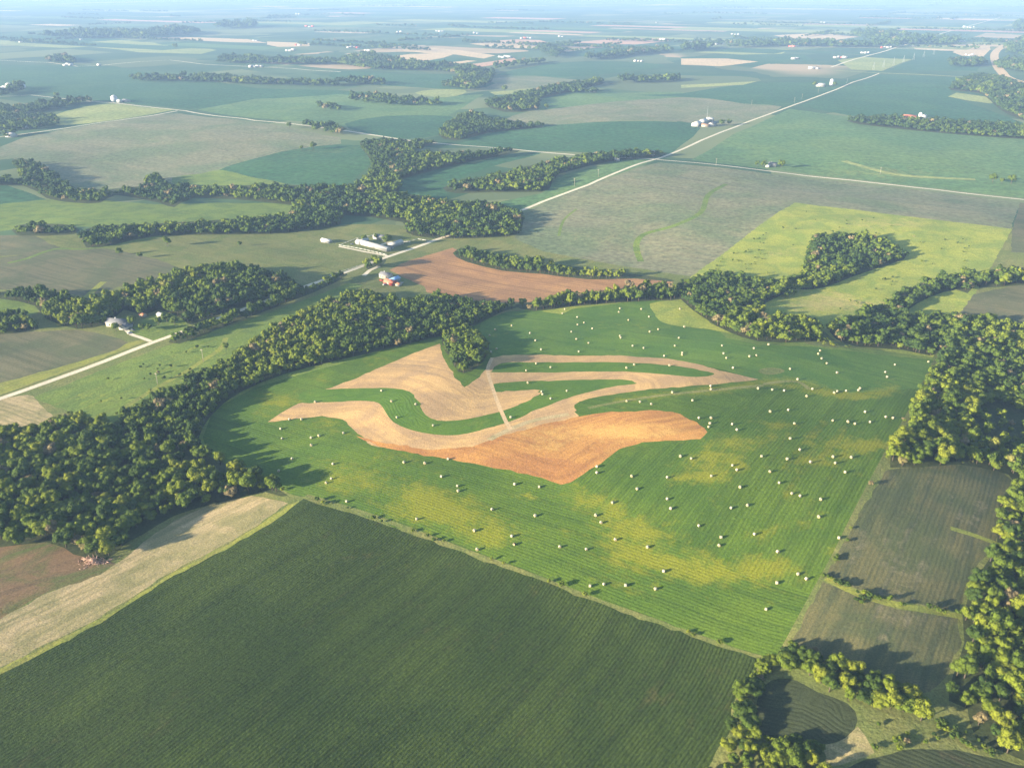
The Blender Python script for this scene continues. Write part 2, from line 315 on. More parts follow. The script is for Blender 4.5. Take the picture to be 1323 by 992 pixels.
add('hay_field', 'fyel', [(895,68),(940,64),(1020,64),(1010,70),(960,71)], 'v', 0, 'light hay strip in the right distance')
add('crop_field', 'fteal', [(880,74),(950,71),(1040,71),(1050,78),(980,84),(880,80)], 'v', 0, 'teal strip field in the right distance')
add('stubble_field', 'ftan', [(880,76),(940,76),(980,80),(930,86),(880,84)], 'v', 0, 'faded tan field in the right distance')
add('stubble_field', 'ftan', [(1000,46),(1060,43),(1110,48),(1080,52),(1020,51)], 'v', 0, 'long pale field close to the horizon')
add('crop_field', 'fteal', [(1160,40),(1200,33),(1250,33),(1240,38),(1200,42)], 'v', 0, 'bluish field close to the horizon')
# random far quilt patches near the horizon
FARB = []
for i in range(170):
    py = 1 + 62 * rng.random() ** 1.15; px = rng.uniform(-80, 1400)
    k = ['fteal', 'fgreen', 'ftan', 'fyel', 'fteal', 'folive', 'fteal', 'fgreen', 'fpink'][rng.integers(9)]
    kn = {'fteal': 'crop_field', 'fgreen': 'crop_field', 'ftan': 'stubble_field', 'fyel': 'hay_field', 'folive': 'thin_crop_field', 'fpink': 'bare_field'}[k]
    x, y = flat(px, py); c = np.array((float(x), float(y)))
    L1 = rng.uniform(150, 420) * (1 + (50 - py) / 60); L2 = rng.uniform(400, 1500)
    if k in ('ftan', 'fpink'): L1 *= 0.5
    if py < 45 or rng.random() < 0.35: add(kn, k, [c, c + UD * L1, c + UD * L1 + VD * L2, c + VD * L2], 'v', 0, None, True)
    if i % 2 == 0:
        L3 = rng.uniform(150, 900); D = VD if rng.random() < .75 else UD; Q = UD if D is VD else VD; tk = rng.uniform(14, 45)
        FARB.append([c, c + Q * tk, c + Q * tk * rng.uniform(.4, 1.2) + D * L3, c + D * L3])
# --- woodland floors
WOODS = []     # (poly px, spacing, crown radius, kind, label, density keep)
def wood(pts, spacing, rad, where, floor=True, keep=1.0, sm=2, hmul=1.0, top=0.6):
    p = smooth(pts, True, sm) if sm else np.array(pts, float)
    g = gpts(p)
    WOODS.append((g, spacing, rad, where, keep, hmul, p, top))
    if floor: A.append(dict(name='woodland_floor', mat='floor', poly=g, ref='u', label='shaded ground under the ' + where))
# --- the tract
add('pasture', 'past2', [(42,514),(120,483),(200,452),(300,420),(400,385),(450,366),(470,368),(440,385),(400,400),(330,440),(290,470),(250,490),(200,520),(150,548),(95,534)], 'u', 0, 'green pasture wedge between the gravel road and the wooded band')
road('grass_path', 'verge', [(160,528),(190,508),(235,483),(265,464),(285,450),(292,436)], 5, 'bright grassy track along the pasture edge', 3)
add('pasture', 'past2', [(235,600),(250,555),(280,520),(330,490),(400,470),(470,452),(560,432),(600,420),(590,440),(570,447),(510,467),(460,489),(420,503),(392,510),(386,518),(375,528),(350,546),(300,560),(262,580)], 'u', 2, 'bright green grass between the wooded band and the tan contour field')
wh = gpts([(262,565),(275,530),(330,500),(440,470),(560,430),(640,408),(740,396),(850,388),(890,395),(940,432),(1000,446),(1110,452),(1205,462),(1120,640),(1006,853),(860,803),(700,746),(540,690),(375,636),(285,598),(268,586)])
A.append(dict(name='hayfield', mat='hay', poly=wh, ref=gpts([(42,514),(1004,856)]), label='grass ground of the tract around its strips'))
FRONT = gpts([(42,514),(1004,856)]); RIGHT = gpts([(1004,856),(1308,296)])
add('hayfield', 'hay', [(266,590),(300,562),(340,548),(366,541),(420,537),(450,541),(480,570),(520,582),(600,596),(680,610),(730,625),(790,655),(850,680),(905,715),(960,740),(1052,764),(1006,853),(860,803),(700,746),(540,690),(375,638),(285,600)], FRONT, 0, 'mown hayfield in front of the tan contour field, dotted with bales')
add('hayfield', 'hay', [(735,620),(800,590),(905,565),(905,540),(850,520),(760,510),(900,495),(975,488),(1040,492),(1100,506),(1195,500),(1121,640),(1053,764),(960,741),(905,716),(850,681),(790,656)], RIGHT, 0, 'mown hayfield right of the bare soil tongue, dotted with bales')
add('hayfield', 'hay_far', [(640,408),(655,403),(700,398),(740,394),(800,391),(850,388),(890,392),(925,425),(960,440),(1000,444),(1060,443),(1110,452),(1160,455),(1208,461),(1188,502),(1100,508),(1040,494),(975,490),(900,470),(760,458),(640,462),(625,452),(615,435),(622,418)], 'v', 0, 'deep green hayfield below the tree belt, dotted with bales')
add('verge', 'past', [(700,402),(735,396),(800,391),(822,389),(790,393),(740,399),(725,406)], 'v', 0, 'pale grass margin under the tree belt')
add('verge', 'past', [(840,392),(870,388),(885,388),(905,398),(918,418),(950,432),(915,425),(880,422),(855,416),(845,404)], 'v', 2, 'yellow grass knoll at the top of the hayfield')
add('verge', 'past2', [(930,428),(1000,440),(1062,440),(1110,448),(1208,460),(1208,464),(1110,455),(1050,448),(980,446),(940,437)], 'v', 0, 'rough grass edge between hayfield and trees')
road('grass_path', 'rough', [(795,518),(860,512),(950,502),(1000,494),(1030,493),(1046,503)], 4, 'yellow dry grass line across the hayfield', 3)
add('grass_patch', 'rough', [(979,479),(990,475),(1008,476),(1014,480),(1000,484),(986,483)], 'v', 2, 'weedy oval patch in the hayfield')
# tan / soil
add('stubble_field', 'stub', [(428,501),(460,489),(490,475),(530,458),(568,444),(572,460),(580,475),(590,490),(600,500),(620,487),(636,462),(650,459),(700,458),(800,459),(860,463),(900,470),(930,479),(980,490),(960,496),(920,498),(840,508),(790,518),(755,525),(742,532),(748,537),(640,600),(480,575),(462,560),(448,545),(435,540),(416,537),(346,545),(362,534),(378,525),(386,521),(400,519),(400,508)], line([(400,510),(500,500),(550,520),(600,545),(680,530),(800,500)]), 0, 'tan stubble contour field winding through the hayfield')
add('soil_field', 'soil', [(460,563),(490,571),(560,581),(610,577),(660,560),(700,548),(748,538),(780,533),(850,530),(872,532),(900,545),(914,558),(905,567),(870,569),(830,571),(800,580),(770,602),(745,618),(725,626),(700,617),(660,607),(600,597),(540,586),(490,577)], line([(480,574),(600,592),(725,624),(800,585),(912,560)]), 0, 'orange-brown bare soil tongue at the middle of the tract')
add('alfalfa_strip', 'strip', [(386,514),(388,508),(400,504),(440,502),(490,501),(520,503),(535,510),(543,525),(550,536),(565,543),(590,543),(620,538),(660,527),(700,507),(645,508),(636,502),(638,496),(655,494),(690,492),(800,490),(820,494),(820,496),(790,500),(740,512),(700,527),(660,544),(620,556),(590,562),(560,561),(530,555),(508,545),(498,532),(490,521),(475,518),(450,518),(400,521),(390,519)], line([(390,512),(450,510),(510,512),(525,535),(560,553),(610,550),(700,515),(810,492)]), 2, 'green S-shaped alfalfa strip snaking through tan stubble')
add('stubble_field', 'stub', [(638,506),(690,503),(698,504),(680,515),(648,526),(640,518)], line([(640,512),(700,503)]), 0, 'small tan wedge inside the green S-shaped strip')
add('alfalfa_strip', 'strip', [(636,479),(648,469),(700,468),(800,468),(870,472),(915,480),(922,484),(900,487),(850,483),(800,480),(700,481),(640,481)], line([(640,474),(800,474),(915,484)]), 2, 'slim straight green strip between two tan bands')
add('hayfield', 'hay', [(745,530),(742,523),(760,515),(800,508),(850,502),(920,497),(980,491),(985,497),(960,515),(905,545),(880,535),(852,530),(800,531),(750,533)], 'v', 2, 'green tip of the hayfield between bare soil and the tan band')
road('grass_path', 'rough', [(760,527),(800,519),(860,510),(930,503),(985,498)], 4, 'thin pale grass line in the green tip of the hayfield', 3)
road('grass_waterway', 'stubg', [(632,568),(655,556),(690,543),(735,535)], 5, 'grey-green grassed line along the top of the bare soil', 3)
road('farm_track', 'path', [(636,462),(630,478),(636,500),(645,525),(654,545),(660,555)], 3, 'pale farm track crossing the tan field', 3)
add('soil_field', 'soil2', [(500,350),(530,336),(585,320),(605,330),(650,348),(700,353),(760,360),(820,359),(870,364),(865,371),(800,377),(730,384),(690,390),(660,392),(610,388),(575,380),(552,378),(548,370),(515,356)], 'v', 0, 'brown tilled field between two belts of trees')
add('farmyard', 'rough', [(480,345),(497,346),(545,370),(516,385),(470,370),(452,362)], 'u', 0, 'shady farmyard behind the road bend')
add('pasture', 'past', [(893,357),(960,308),(1027,262),(1120,273),(1200,283),(1308,296),(1260,380),(1205,462),(1100,445),(980,440),(910,410),(880,385)], 'v', 0, 'sunlit yellow-green pasture on the right behind the hayfield')
add('grass_patch', 'rough', [(1040,440),(1060,425),(1075,437),(1110,448),(1160,453),(1100,450),(1050,446)], 'v', 2, 'rough grass by the creek bend')
road('fence_strip', 'rough', [(395,640),(700,748),(1004,856)], 3.5, 'narrow weedy strip between hayfield and dark cornfield')
road('fence_strip', 'rough', [(1004,856),(1080,716),(1208,480)], 3.5, 'narrow weedy strip along the right side of the hayfield')
# bottom left
add('thin_crop_field', 'stubg', [(-80,520),(0,516),(35,510),(55,525),(70,545),(20,563),(-80,580)], 'v', 2, 'tan field left of the dark wood')
add('verge', 'past2', [(-80,580),(0,572),(30,560),(26,568),(0,580),(-80,590)], 'v', 0, 'green strip between two tan fields at the left edge')
add('thin_crop_field', 'brown', [(-80,592),(0,580),(24,568),(22,598),(0,618),(-80,640)], 'v', 0, 'brown field at the left edge')
add('weedy_field', 'brown', [(-90,705),(0,700),(60,700),(100,712),(120,722),(150,728),(130,745),(60,765),(0,800),(-90,850)], line([(-90,830),(0,785),(150,735)]), 0, 'brown weedy field below the left wood')
add('stubble_field', 'stubg', [(-90,850),(0,800),(60,766),(130,742),(160,722),(185,700),(225,672),(270,652),(325,640),(372,650),(340,672),(300,698),(215,742),(130,797),(0,862),(-90,905)], line([(-90,880),(0,830),(150,757),(350,655)]), 0, 'tan grassy stubble strip between the wood and the dark cornfield')
add('verge', 'verge', [(-90,908),(0,864),(130,799),(215,744),(300,700),(342,673),(372,652),(385,648),(392,652),(350,678),(300,707),(215,751),(130,807),(0,873),(-90,918)], 'u', 0, 'thin yellow-green verge beside the dark cornfield')
add('cornfield', 'corn', [(-90,916),(0,871),(130,805),(215,749),(300,705),(350,676),(392,644),(425,655),(700,750),(985,852),(975,868),(970,888),(950,902),(945,935),(925,970),(905,1010),(880,1100),(-120,1100)], line([(-90,916),(390,650)]), 0, 'huge dark green cornfield filling the lower left')
# right side
add('cornfield', 'beand', [(1146,607),(1230,600),(1290,602),(1307,620),(1296,650),(1286,700),(1266,725),(1246,760),(1240,790),(1150,775),(1066,746),(1104,676)], RIGHT, 0, 'grey-green curved field right of the hayfield')
add('cornfield', 'beand', [(1063,751),(1110,772),(1160,787),(1238,798),(1243,830),(1226,870),(1196,895),(1175,898),(1150,885),(1115,870),(1088,862),(1060,848),(1018,838)], RIGHT, 0, 'grey-green field with dark corner above the lower tree belt')
road('verge', 'verge', [(1068,746),(1110,767),(1160,781),(1242,795)], 5, 'grassy hedge line between the two right fields', 3)
road('verge', 'verge', [(1228,682),(1255,690),(1288,702)], 4, 'grassy spur running into the curved field', 3)
add('grass_patch', 'rough', [(1108,768),(1122,762),(1126,772),(1116,782)], 'v', 0, 'weedy spot on the grassy hedge line')
add('pasture', 'rough', [(980,860),(1008,842),(1060,850),(1120,872),(1175,900),(1200,893),(1230,870),(1245,840),(1330,800),(1420,800),(1420,1100),(880,1100),(930,985),(960,905)], 'v', 0, 'rough grass and brush ground in the lower right corner')
add('cornfield', 'pond', [(1006,876),(1030,879),(1055,893),(1095,908),(1108,930),(1092,955),(1050,962),(1000,957),(978,940),(978,905),(988,885)], line([(990,890),(1050,900),(1100,930)]), 2, 'small dark pear-shaped field among the lower trees')
add('stubble_field', 'stubg', [(1062,962),(1092,953),(1108,938),(1118,950),(1130,972),(1085,988),(1068,990)], 'v', 0, 'dry tan patch beside the pear-shaped field')
add('cornfield', 'pond', [(1060,1000),(1120,980),(1180,967),(1235,968),(1330,990),(1420,1015),(1420,1100),(1040,1100)], 'v', 0, 'dark field at the bottom right edge')
add('thin_crop_field', 'bean', [(1258,380),(1323,366),(1420,370),(1420,425),(1323,420),(1285,414),(1238,408)], 'v', 0, 'dark brown field right of the pasture')
# --- woods
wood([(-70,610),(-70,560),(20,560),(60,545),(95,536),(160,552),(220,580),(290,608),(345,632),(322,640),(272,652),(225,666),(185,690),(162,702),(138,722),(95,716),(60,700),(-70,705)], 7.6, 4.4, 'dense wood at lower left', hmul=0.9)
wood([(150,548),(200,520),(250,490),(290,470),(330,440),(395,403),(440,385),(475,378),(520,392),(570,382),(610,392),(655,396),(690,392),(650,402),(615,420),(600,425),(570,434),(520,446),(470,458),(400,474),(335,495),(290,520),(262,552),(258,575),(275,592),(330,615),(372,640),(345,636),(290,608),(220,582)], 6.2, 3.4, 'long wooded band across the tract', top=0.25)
wood([(575,428),(600,415),(616,428),(632,442),(626,465),(608,480),(592,480),(580,460),(571,445)], 6.4, 3.7, 'tree block jutting into the tan field', hmul=0.85, top=0.8)
wood([(665,394),(700,388),(735,381),(790,374),(850,368),(880,372),(885,386),(850,388),(800,391),(740,396),(690,402)], 7, 3.8, 'tree belt below the brown tilled field', hmul=1.1)
wood([(585,327),(605,320),(655,332),(730,343),(800,352),(862,360),(868,364),(820,360),(760,361),(700,354),(650,350),(602,338)], 7.5, 4.0, 'tree belt above the brown tilled field', keep=0.9)
wood([(880,364),(910,357),(947,354),(977,364),(1027,362),(1014,379),(990,391),(984,405),(1004,411),(1030,410),(1054,416),(1062,437),(1037,442),(980,441),(940,428),(912,412),(880,387)], 7.5, 4.2, 'trees along the top right of the hayfield', hmul=0.85, top=0.4)
wood([(1028,370),(1040,340),(1048,312),(1080,304),(1130,309),(1165,325),(1168,335),(1130,348),(1100,358),(1075,368),(1050,374)], 7.5, 4.2, 'oval grove in the sunlit pasture', top=0.3, hmul=0.9)
wood([(996,372),(1020,362),(1042,350),(1046,374),(1015,384)], 8, 3.6, 'loose trees left of the oval grove', floor=False, keep=0.7, top=0, hmul=0.9)
wood([(1071,420),(1094,414),(1114,401),(1141,394),(1171,377),(1191,364),(1222,358),(1262,352),(1262,362),(1250,379),(1235,374),(1201,384),(1172,401),(1180,407),(1240,409),(1250,420),(1215,452),(1201,459),(1165,452),(1111,448),(1080,438)], 7.5, 4.3, 'trees at the right end of the sunlit pasture', top=0.35, hmul=0.85)
wood([(1262,355),(1290,348),(1420,340),(1420,368),(1323,368),(1265,372)], 8, 4.3, 'tree belt at the right edge')
wood([(1238,412),(1285,416),(1323,422),(1420,425),(1420,545),(1323,535),(1290,520),(1260,535),(1262,560),(1300,570),(1420,575),(1420,640),(1300,612),(1240,600),(1150,604),(1165,565),(1185,520),(1210,470)], 7.4, 4.3, 'wood right of the hayfield', top=0.3, hmul=0.85)
wood([(1262,560),(1260,535),(1290,520),(1323,535),(1420,545),(1420,580),(1300,572)], 9, 3.2, 'scrubby clearing in the right wood', keep=0.45)
wood([(1298,606),(1330,590),(1420,590),(1420,1040),(1330,985),(1262,955),(1250,915),(1226,905),(1232,870),(1246,830),(1244,795),(1262,745),(1288,705),(1290,650),(1310,622)], 7.2, 4.2, 'wood along the lower right edge', hmul=0.85)
wood([(1012,846),(1035,842),(1060,852),(1085,868),(1120,878),(1160,896),(1185,900),(1195,918),(1190,932),(1150,925),(1110,912),(1075,895),(1040,878),(1015,866)], 6.0, 4.0, 'tree belt above the pear-shaped field', floor=False, top=0, hmul=0.8)
wood([(984,862),(1000,858),(988,880),(975,900),(974,945),(982,958),(1035,962),(1060,975),(1055,1040),(900,1040),(930,975),(946,940),(954,905),(972,885)], 6.4, 3.7, 'trees left of the pear-shaped field', floor=False, top=0, hmul=0.72)
for pts, kp in (([(1066,744),(1110,765),(1160,779),(1242,792),(1242,797),(1160,783),(1110,769),(1066,748)], .6), ([(1205,925),(1235,938),(1300,975),(1290,985),(1230,955),(1195,940)], .6),
                ([(1100,775),(1112,768),(1122,764),(1124,774),(1114,784)], .6), ([(1130,935),(1200,935),(1240,965),(1180,966),(1120,975)], .18), ([(980,955),(1060,958),(1065,985),(985,985)], .35),
                ([(950,900),(985,860),(1004,856),(985,885),(960,910)], .6), ([(300,612),(395,640),(1000,853),(1000,857),(700,751),(395,646),(300,618)], .10), ([(1062,434),(1080,446),(1110,450),(1050,446)], .4),
                ([(1240,600),(1300,560),(1323,600)], .3), ([(1004,853),(1100,680),(1205,470),(1210,474),(1104,684),(1008,858)], .12), ([(60,545),(95,532),(100,538),(70,556)], .6),
                ([(910,350),(960,315),(990,300),(985,340),(930,365)], .03), ([(1060,400),(1230,300),(1270,330),(1060,420)], .01), ([(930,345),(1030,270),(1250,300),(1180,330),(1040,300),(980,370)], .004), ([(100,500),(290,430),(280,470),(150,540)], .02)):
    wood(pts, 2.6, 1.3, 'scrub', floor=False, keep=kp, sm=0, top=0, hmul=0.75)
# left / far woods
wood([(0,377),(60,374),(112,386),(155,374),(200,360),(245,346),(335,345),(392,370),(372,382),(300,400),(250,420),(236,412),(205,400),(185,408),(160,400),(140,418),(100,425),(60,412),(45,395),(0,386),(-60,386),(-60,377)], 7.5, 4.2, 'wood around the grey-roofed house', hmul=1.1)
wood([(-60,405),(30,406),(50,425),(20,430),(-60,434)], 8, 4.0, 'small wood at the left edge')
wood([(222,434),(300,404),(400,369),(440,352),(448,356),(405,378),(300,418),(232,444)], 6.5, 3.8, 'hedge of trees along the gravel road')
wood([(470,340),(482,334),(500,333),(492,345),(478,350)], 8, 4.5, 'trees by the road bend')
wood([(22,291),(60,289),(97,292),(95,303),(22,304)], 9, 4.6, 'short tree belt at left', keep=0.8)
wood([(108,302),(125,292),(200,289),(300,283),(370,277),(390,283),(385,300),(300,303),(200,305),(150,316),(112,320)], 9, 4.8, 'long tree belt in the left middle distance')
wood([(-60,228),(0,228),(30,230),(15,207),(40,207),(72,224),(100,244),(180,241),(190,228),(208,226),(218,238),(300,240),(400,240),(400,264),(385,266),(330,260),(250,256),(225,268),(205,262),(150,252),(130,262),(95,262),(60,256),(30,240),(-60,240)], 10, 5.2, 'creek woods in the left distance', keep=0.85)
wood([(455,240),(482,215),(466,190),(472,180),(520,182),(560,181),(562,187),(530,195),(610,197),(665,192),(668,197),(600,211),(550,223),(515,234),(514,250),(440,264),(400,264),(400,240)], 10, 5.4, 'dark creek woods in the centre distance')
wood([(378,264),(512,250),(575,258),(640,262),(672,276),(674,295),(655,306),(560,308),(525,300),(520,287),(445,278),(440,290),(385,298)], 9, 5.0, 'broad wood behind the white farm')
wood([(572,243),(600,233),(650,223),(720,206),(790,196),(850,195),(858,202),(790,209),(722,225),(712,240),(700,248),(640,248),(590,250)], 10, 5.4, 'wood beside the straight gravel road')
wood([(566,174),(600,150),(620,152),(650,160),(700,163),(690,166),(630,172),(590,182)], 12, 6, 'creek trees in the centre distance')
wood([(626,134),(655,128),(690,118),(770,105),(776,110),(700,127),(696,142),(652,145)], 13, 6.5, 'creek trees farther off', keep=0.8)
wood([(1106,154),(1200,157),(1323,165),(1410,172),(1410,184),(1250,175),(1110,161)], 11, 5.5, 'tree belt below the red barn')
wood([(1240,118),(1226,114),(1262,98),(1300,104),(1323,112),(1410,120),(1410,175),(1323,156),(1290,140),(1270,122)], 13, 6.5, 'wood at the right distance')
for pts, sp in (([(170,102),(280,101),(350,106),(440,110),(440,113),(300,109),(170,105)], 16), ([(283,78),(300,75),(350,78),(440,80),(440,84),(360,84),(283,82)], 18),
                ([(440,80),(480,70),(490,76),(530,82),(600,88),(640,94),(600,100),(560,92),(480,91),(440,84)], 18), ([(582,107),(600,100),(640,96),(632,110),(610,118),(570,113)], 16),
                ([(640,88),(700,80),(712,79),(700,83),(640,91)], 20), ([(696,62),(712,62),(730,70),(718,76),(700,70)], 22), ([(752,74),(800,70),(860,64),(866,68),(810,74),(760,78)], 22),
                ([(800,104),(880,102),(880,106),(800,108)], 18), ([(940,62),(1000,57),(1160,60),(1160,62),(1000,61),(940,63)], 26), ([(880,62),(918,61),(918,65),(880,68)], 26),
                ([(1100,44),(1130,42),(1150,46),(1200,52),(1240,54),(1230,59),(1150,58),(1110,50)], 28), ([(1225,80),(1262,79),(1275,84),(1262,87),(1228,87)], 18),
                ([(0,140),(30,138),(60,136),(120,130),(120,133),(50,146),(0,150)], 14), ([(0,152),(30,150),(76,155),(76,163),(40,170),(25,168),(0,172)], 12),
                ([(0,120),(30,112),(30,120),(0,128)], 16), ([(60,80),(78,74),(100,80),(96,83),(70,83)], 20), ([(60,48),(110,46),(110,49),(60,51)], 34), ([(100,46),(180,44),(240,40),(260,44),(200,50),(100,51)], 36),
                ([(280,36),(330,33),(330,37),(280,38)], 38), ([(455,126),(520,130),(570,135),(570,138),(500,137),(455,132)], 16), ([(410,138),(440,141),(440,145),(410,142)], 15),
                ([(390,162),(440,168),(444,172),(440,176),(395,168)], 13), ([(440,106),(496,107),(496,111),(440,110)], 18), ([(575,168),(600,165),(600,172),(575,174)], 13),
                ([(1283,85),(1323,78),(1380,80),(1380,100),(1323,96),(1290,90)], 20), ([(1296,62),(1323,52),(1380,50),(1380,74),(1323,74),(1300,70)], 24),
                ([(1310,34),(1380,30),(1380,42),(1310,42)], 36), ([(0,176),(20,174),(20,178),(0,180)], 12), ([(700,118),(745,117),(770,118),(770,121),(700,121)], 15)):
    wood(pts, sp, sp * 0.52, 'far hedgerows', floor=False, keep=0.8, sm=0)
for q in FARB:
    qa = np.array(q); WOODS.append((qa, 17, 8.0, 'far hedgerows', 0.75, 1.0, qa, 0))
# --- roads
road('gravel_road', 'road', [(-80,543),(0,515),(110,476),(215,436),(300,405),(400,368),(440,354),(500,332),(560,311),(637,285),(700,261),(760,239),(850,205),(905,182),(960,160),(1020,138),(1080,116),(1136,95)], 6.0, 'straight pale gravel road running from lower left to the far crossroads')
road('gravel_road', 'road', [(1074,87),(1111,75),(1155,62.5),(1200,48),(1248,35),(1292,23)], 9, 'far stretch of road running on to the horizon')
road('gravel_road', 'road', [(145,133),(180,137),(240,143.5),(330,156),(440,168),(523,181),(563,185),(640,191),(715,198),(780,203),(850,206)], 7, 'long gravel road crossing from the left farms to the crossroads')
road('gravel_road', 'road', [(850,206.5),(900,210.5),(960,217),(1100,233),(1240,249),(1323,258),(1410,267)], 6, 'gravel road leading right from the crossroads')
road('gravel_road', 'road', [(229,143.5),(200,149),(150,156),(133,158),(83,166),(40,172),(0,177),(-60,182)], 6, 'gravel lane branching toward the farm at the left edge')
road('gravel_road', 'road', [(-60,77.5),(0,78),(63,81),(100,86),(128,85),(180,80),(220,78),(260,83),(320,86),(380,89),(440,93)], 8, 'thin far gravel road across the left distance')
road('gravel_road', 'road', [(0,125),(40,123),(75,127),(115,131),(145,133)], 6, 'far lane to the white bin')
road('gravel_road', 'fyel', [(1074,91),(1136,94.5),(1200,97),(1264,101)], 14, 'far grassy road leading right from the far crossroads')
road('gravel_road', 'road', [(1000,61),(1080,61),(1160,63),(1220,65)], 10, 'far road past the village')
road('highway', 'path', [(1420,28),(1323,49),(1300,58),(1286,68),(1286,80),(1294,93),(1312,104),(1400,128)], 34, 'wide curved highway under construction at the right distance', 4)
road('driveway', 'road', [(163,426),(170,432),(182,436),(195,441)], 4, 'curved pale driveway of the grey-roofed house', 3)
road('driveway', 'road', [(438,318.5),(470,325),(502,331)], 4, 'gravel driveway of the white farm')
road('driveway', 'road', [(480,320),(503,313),(530,312)], 4, 'yard lane behind the white farm')
road('driveway', 'road', [(470,356),(478,349),(490,344)], 5, 'lane into the shady farmyard')

# tessellate the whole ground once, with every field edge in it
pts = []
Y = -900.0
while Y < 64000:
    s = max(9.0, 0.0125 * Y) if Y > 150 else 70.0
    X = max(0.8 * Y + 300, 900)
    xs = np.arange(-X, X + s, s) + rng.uniform(0, s)
    for x in xs: pts.append((x + rng.uniform(-.2, .2) * s, Y + rng.uniform(-.2, .2) * s))
    Y += s
for x in (-90000, 90000):
    for y in (-20000, 64000): pts.append((x, y))
for x in np.linspace(-60000, 60000, 14):
    pts.append((x, -20000)); pts.append((x, 64500))
V = [Vector(p) for p in pts]; E = []
for f in A:
    P = f['poly']; n = len(P); idx = []
    for i in range(n):
        a = P[i]; b = P[(i + 1) % n]; L = np.linalg.norm(b - a); d = np.linalg.norm((a + b) / 2)
        k = max(1, int(L / max(14.0, 0.02 * d)))
        for j in range(k):
            q = a + (b - a) * j / k; idx.append(len(V)); V.append(Vector((q[0], q[1])))
    for i in range(len(idx)): E.append((idx[i], idx[(i + 1) % len(idx)]))
print('cdt in', len(V), len(E), len(A))
import time; t0 = time.time()
ov, oe, of, _, _, _ = delaunay_2d_cdt(V, E, [], 0, 0.02, False)
print('cdt', len(ov), len(of), time.time() - t0)
VX = np.array([(v.x, v.y) for v in ov]); FT = np.array([f for f in of if len(f) == 3])
# drop edges' wrong winding
a, b, c = VX[FT[:, 0]], VX[FT[:, 1]], VX[FT[:, 2]]
ar = np.cross(b - a, c - a); FT[ar < 0] = FT[ar < 0][:, ::-1]; FT = FT[np.abs(ar) > 1e-4]
cen = VX[FT].mean(1)
owner = np.full(len(FT), -1)
for i, f in enumerate(A):
    owner[inside(f['poly'], cen[:, 0], cen[:, 1])] = i
VZ = height(VX[:, 0], VX[:, 1])
e = 2.0
NX = -(height(VX[:, 0] + e, VX[:, 1]) - height(VX[:, 0] - e, VX[:, 1])) / (2 * e)
NY = -(height(VX[:, 0], VX[:, 1] + e) - height(VX[:, 0], VX[:, 1] - e)) / (2 * e)
NN = np.stack([NX, NY, np.ones_like(NX)], 1); NN /= np.linalg.norm(NN, axis=1)[:, None]
PALE = [(470,622,48,12,1.0),(555,660,50,15,1.0),(430,600,26,7,.7),(640,692,45,10,.8),(500,588,30,4,.5),(820,690,42,10,1),(800,672,30,6,.7),(880,722,60,9,.9),(830,735,40,7,.7),
        (965,742,45,6,1),(1025,640,18,10,.8),(1000,730,22,4,.8),(1075,568,34,11,.9),(935,568,40,4,.7),(1000,548,25,3,.5),(1005,683,40,3,.8),(1130,576,34,3,.8),(900,600,30,3,.6),
        (915,618,25,3,.7),(1075,712,14,5,.8),(1120,508,26,5,.7),(760,645,16,5,.7),(850,760,60,6,.4),(700,752,60,4,.6),(900,812,50,3,.7),(690,640,30,5,.5),
        (358,518,22,10,1.2),(345,536,14,4,1),(250,545,10,3,.8),(500,470,30,6,.5),(430,488,30,6,.6),(800,425,30,4,.5),(760,418,20,4,.4),(640,432,20,3,.4),
        (620,545,20,8,.7),(560,540,12,4,.3),(645,474,12,3,.8),(1110,395,50,8,.5),(1060,390,40,10,.9),(1150,290,70,7,.6),(1000,330,30,8,.4),(250,470,30,10,.4),(130,515,40,6,.4),
        (780,556,80,10,1.0),(700,575,30,8,.8),(830,560,50,5,.7),(560,480,30,14,.35),(610,520,20,8,.6),
        (700,850,80,12,.35),(850,905,60,14,.5),(920,870,30,12,.6),(600,820,40,6,.3),(520,730,60,5,.5),(760,950,40,12,.3),
        (1180,720,22,30,.6),(1150,800,40,22,.5),(1250,650,20,20,.4),(840,320,40,10,.6),(780,300,30,10,.3),(300,180,90,10,.4),(420,195,40,6,.6),(1140,225,60,8,.8),(150,230,60,8,.4)]
PXs, PYs = project(VX[:, 0], VX[:, 1], VZ)
near = (VX[:, 1] > 150)
PV = np.zeros(len(VX))
for (px, py, sx, sy, a_) in PALE:
    PV += a_ * np.exp(-0.5 * (((PXs - px) / sx) ** 2 + ((PYs - py) / sy) ** 2)) * near
PALELINES = [([(905,589),(930,592),(955,602)],5,1),([(975,692),(1010,682),(1060,662)],4,1),([(915,582),(950,576),(980,570),(1003,550)],6,.8),([(1060,596),(1100,585),(1142,570)],5,.9),
    ([(745,628),(760,645),(790,657)],6,1),([(1010,498),(1060,507),(1110,513),(1145,506),(1152,496)],5,1),([(870,618),(930,612)],5,.9),([(1010,602),(1060,596)],4,.7),([(800,517),(860,511),(950,501),(1000,492),(1035,492),(1060,503)],5,1.1),([(390,545),(430,548),(455,560)],5,.5),
    ([(640,500),(655,495)],4,.5),([(880,250),(905,240)],5,.5),([(930,740),(1000,728)],7,.6),([(800,705),(850,722),(900,742)],8,.7),([(540,640),(580,655),(620,690)],9,.7)]
for pts_, wd, a_ in PALELINES:
    L_ = gpts(smooth(pts_, False, 4)); PV += a_ * np.exp(-0.5 * (dist_poly(L_, VX[:, 0], VX[:, 1]) / wd) ** 2)
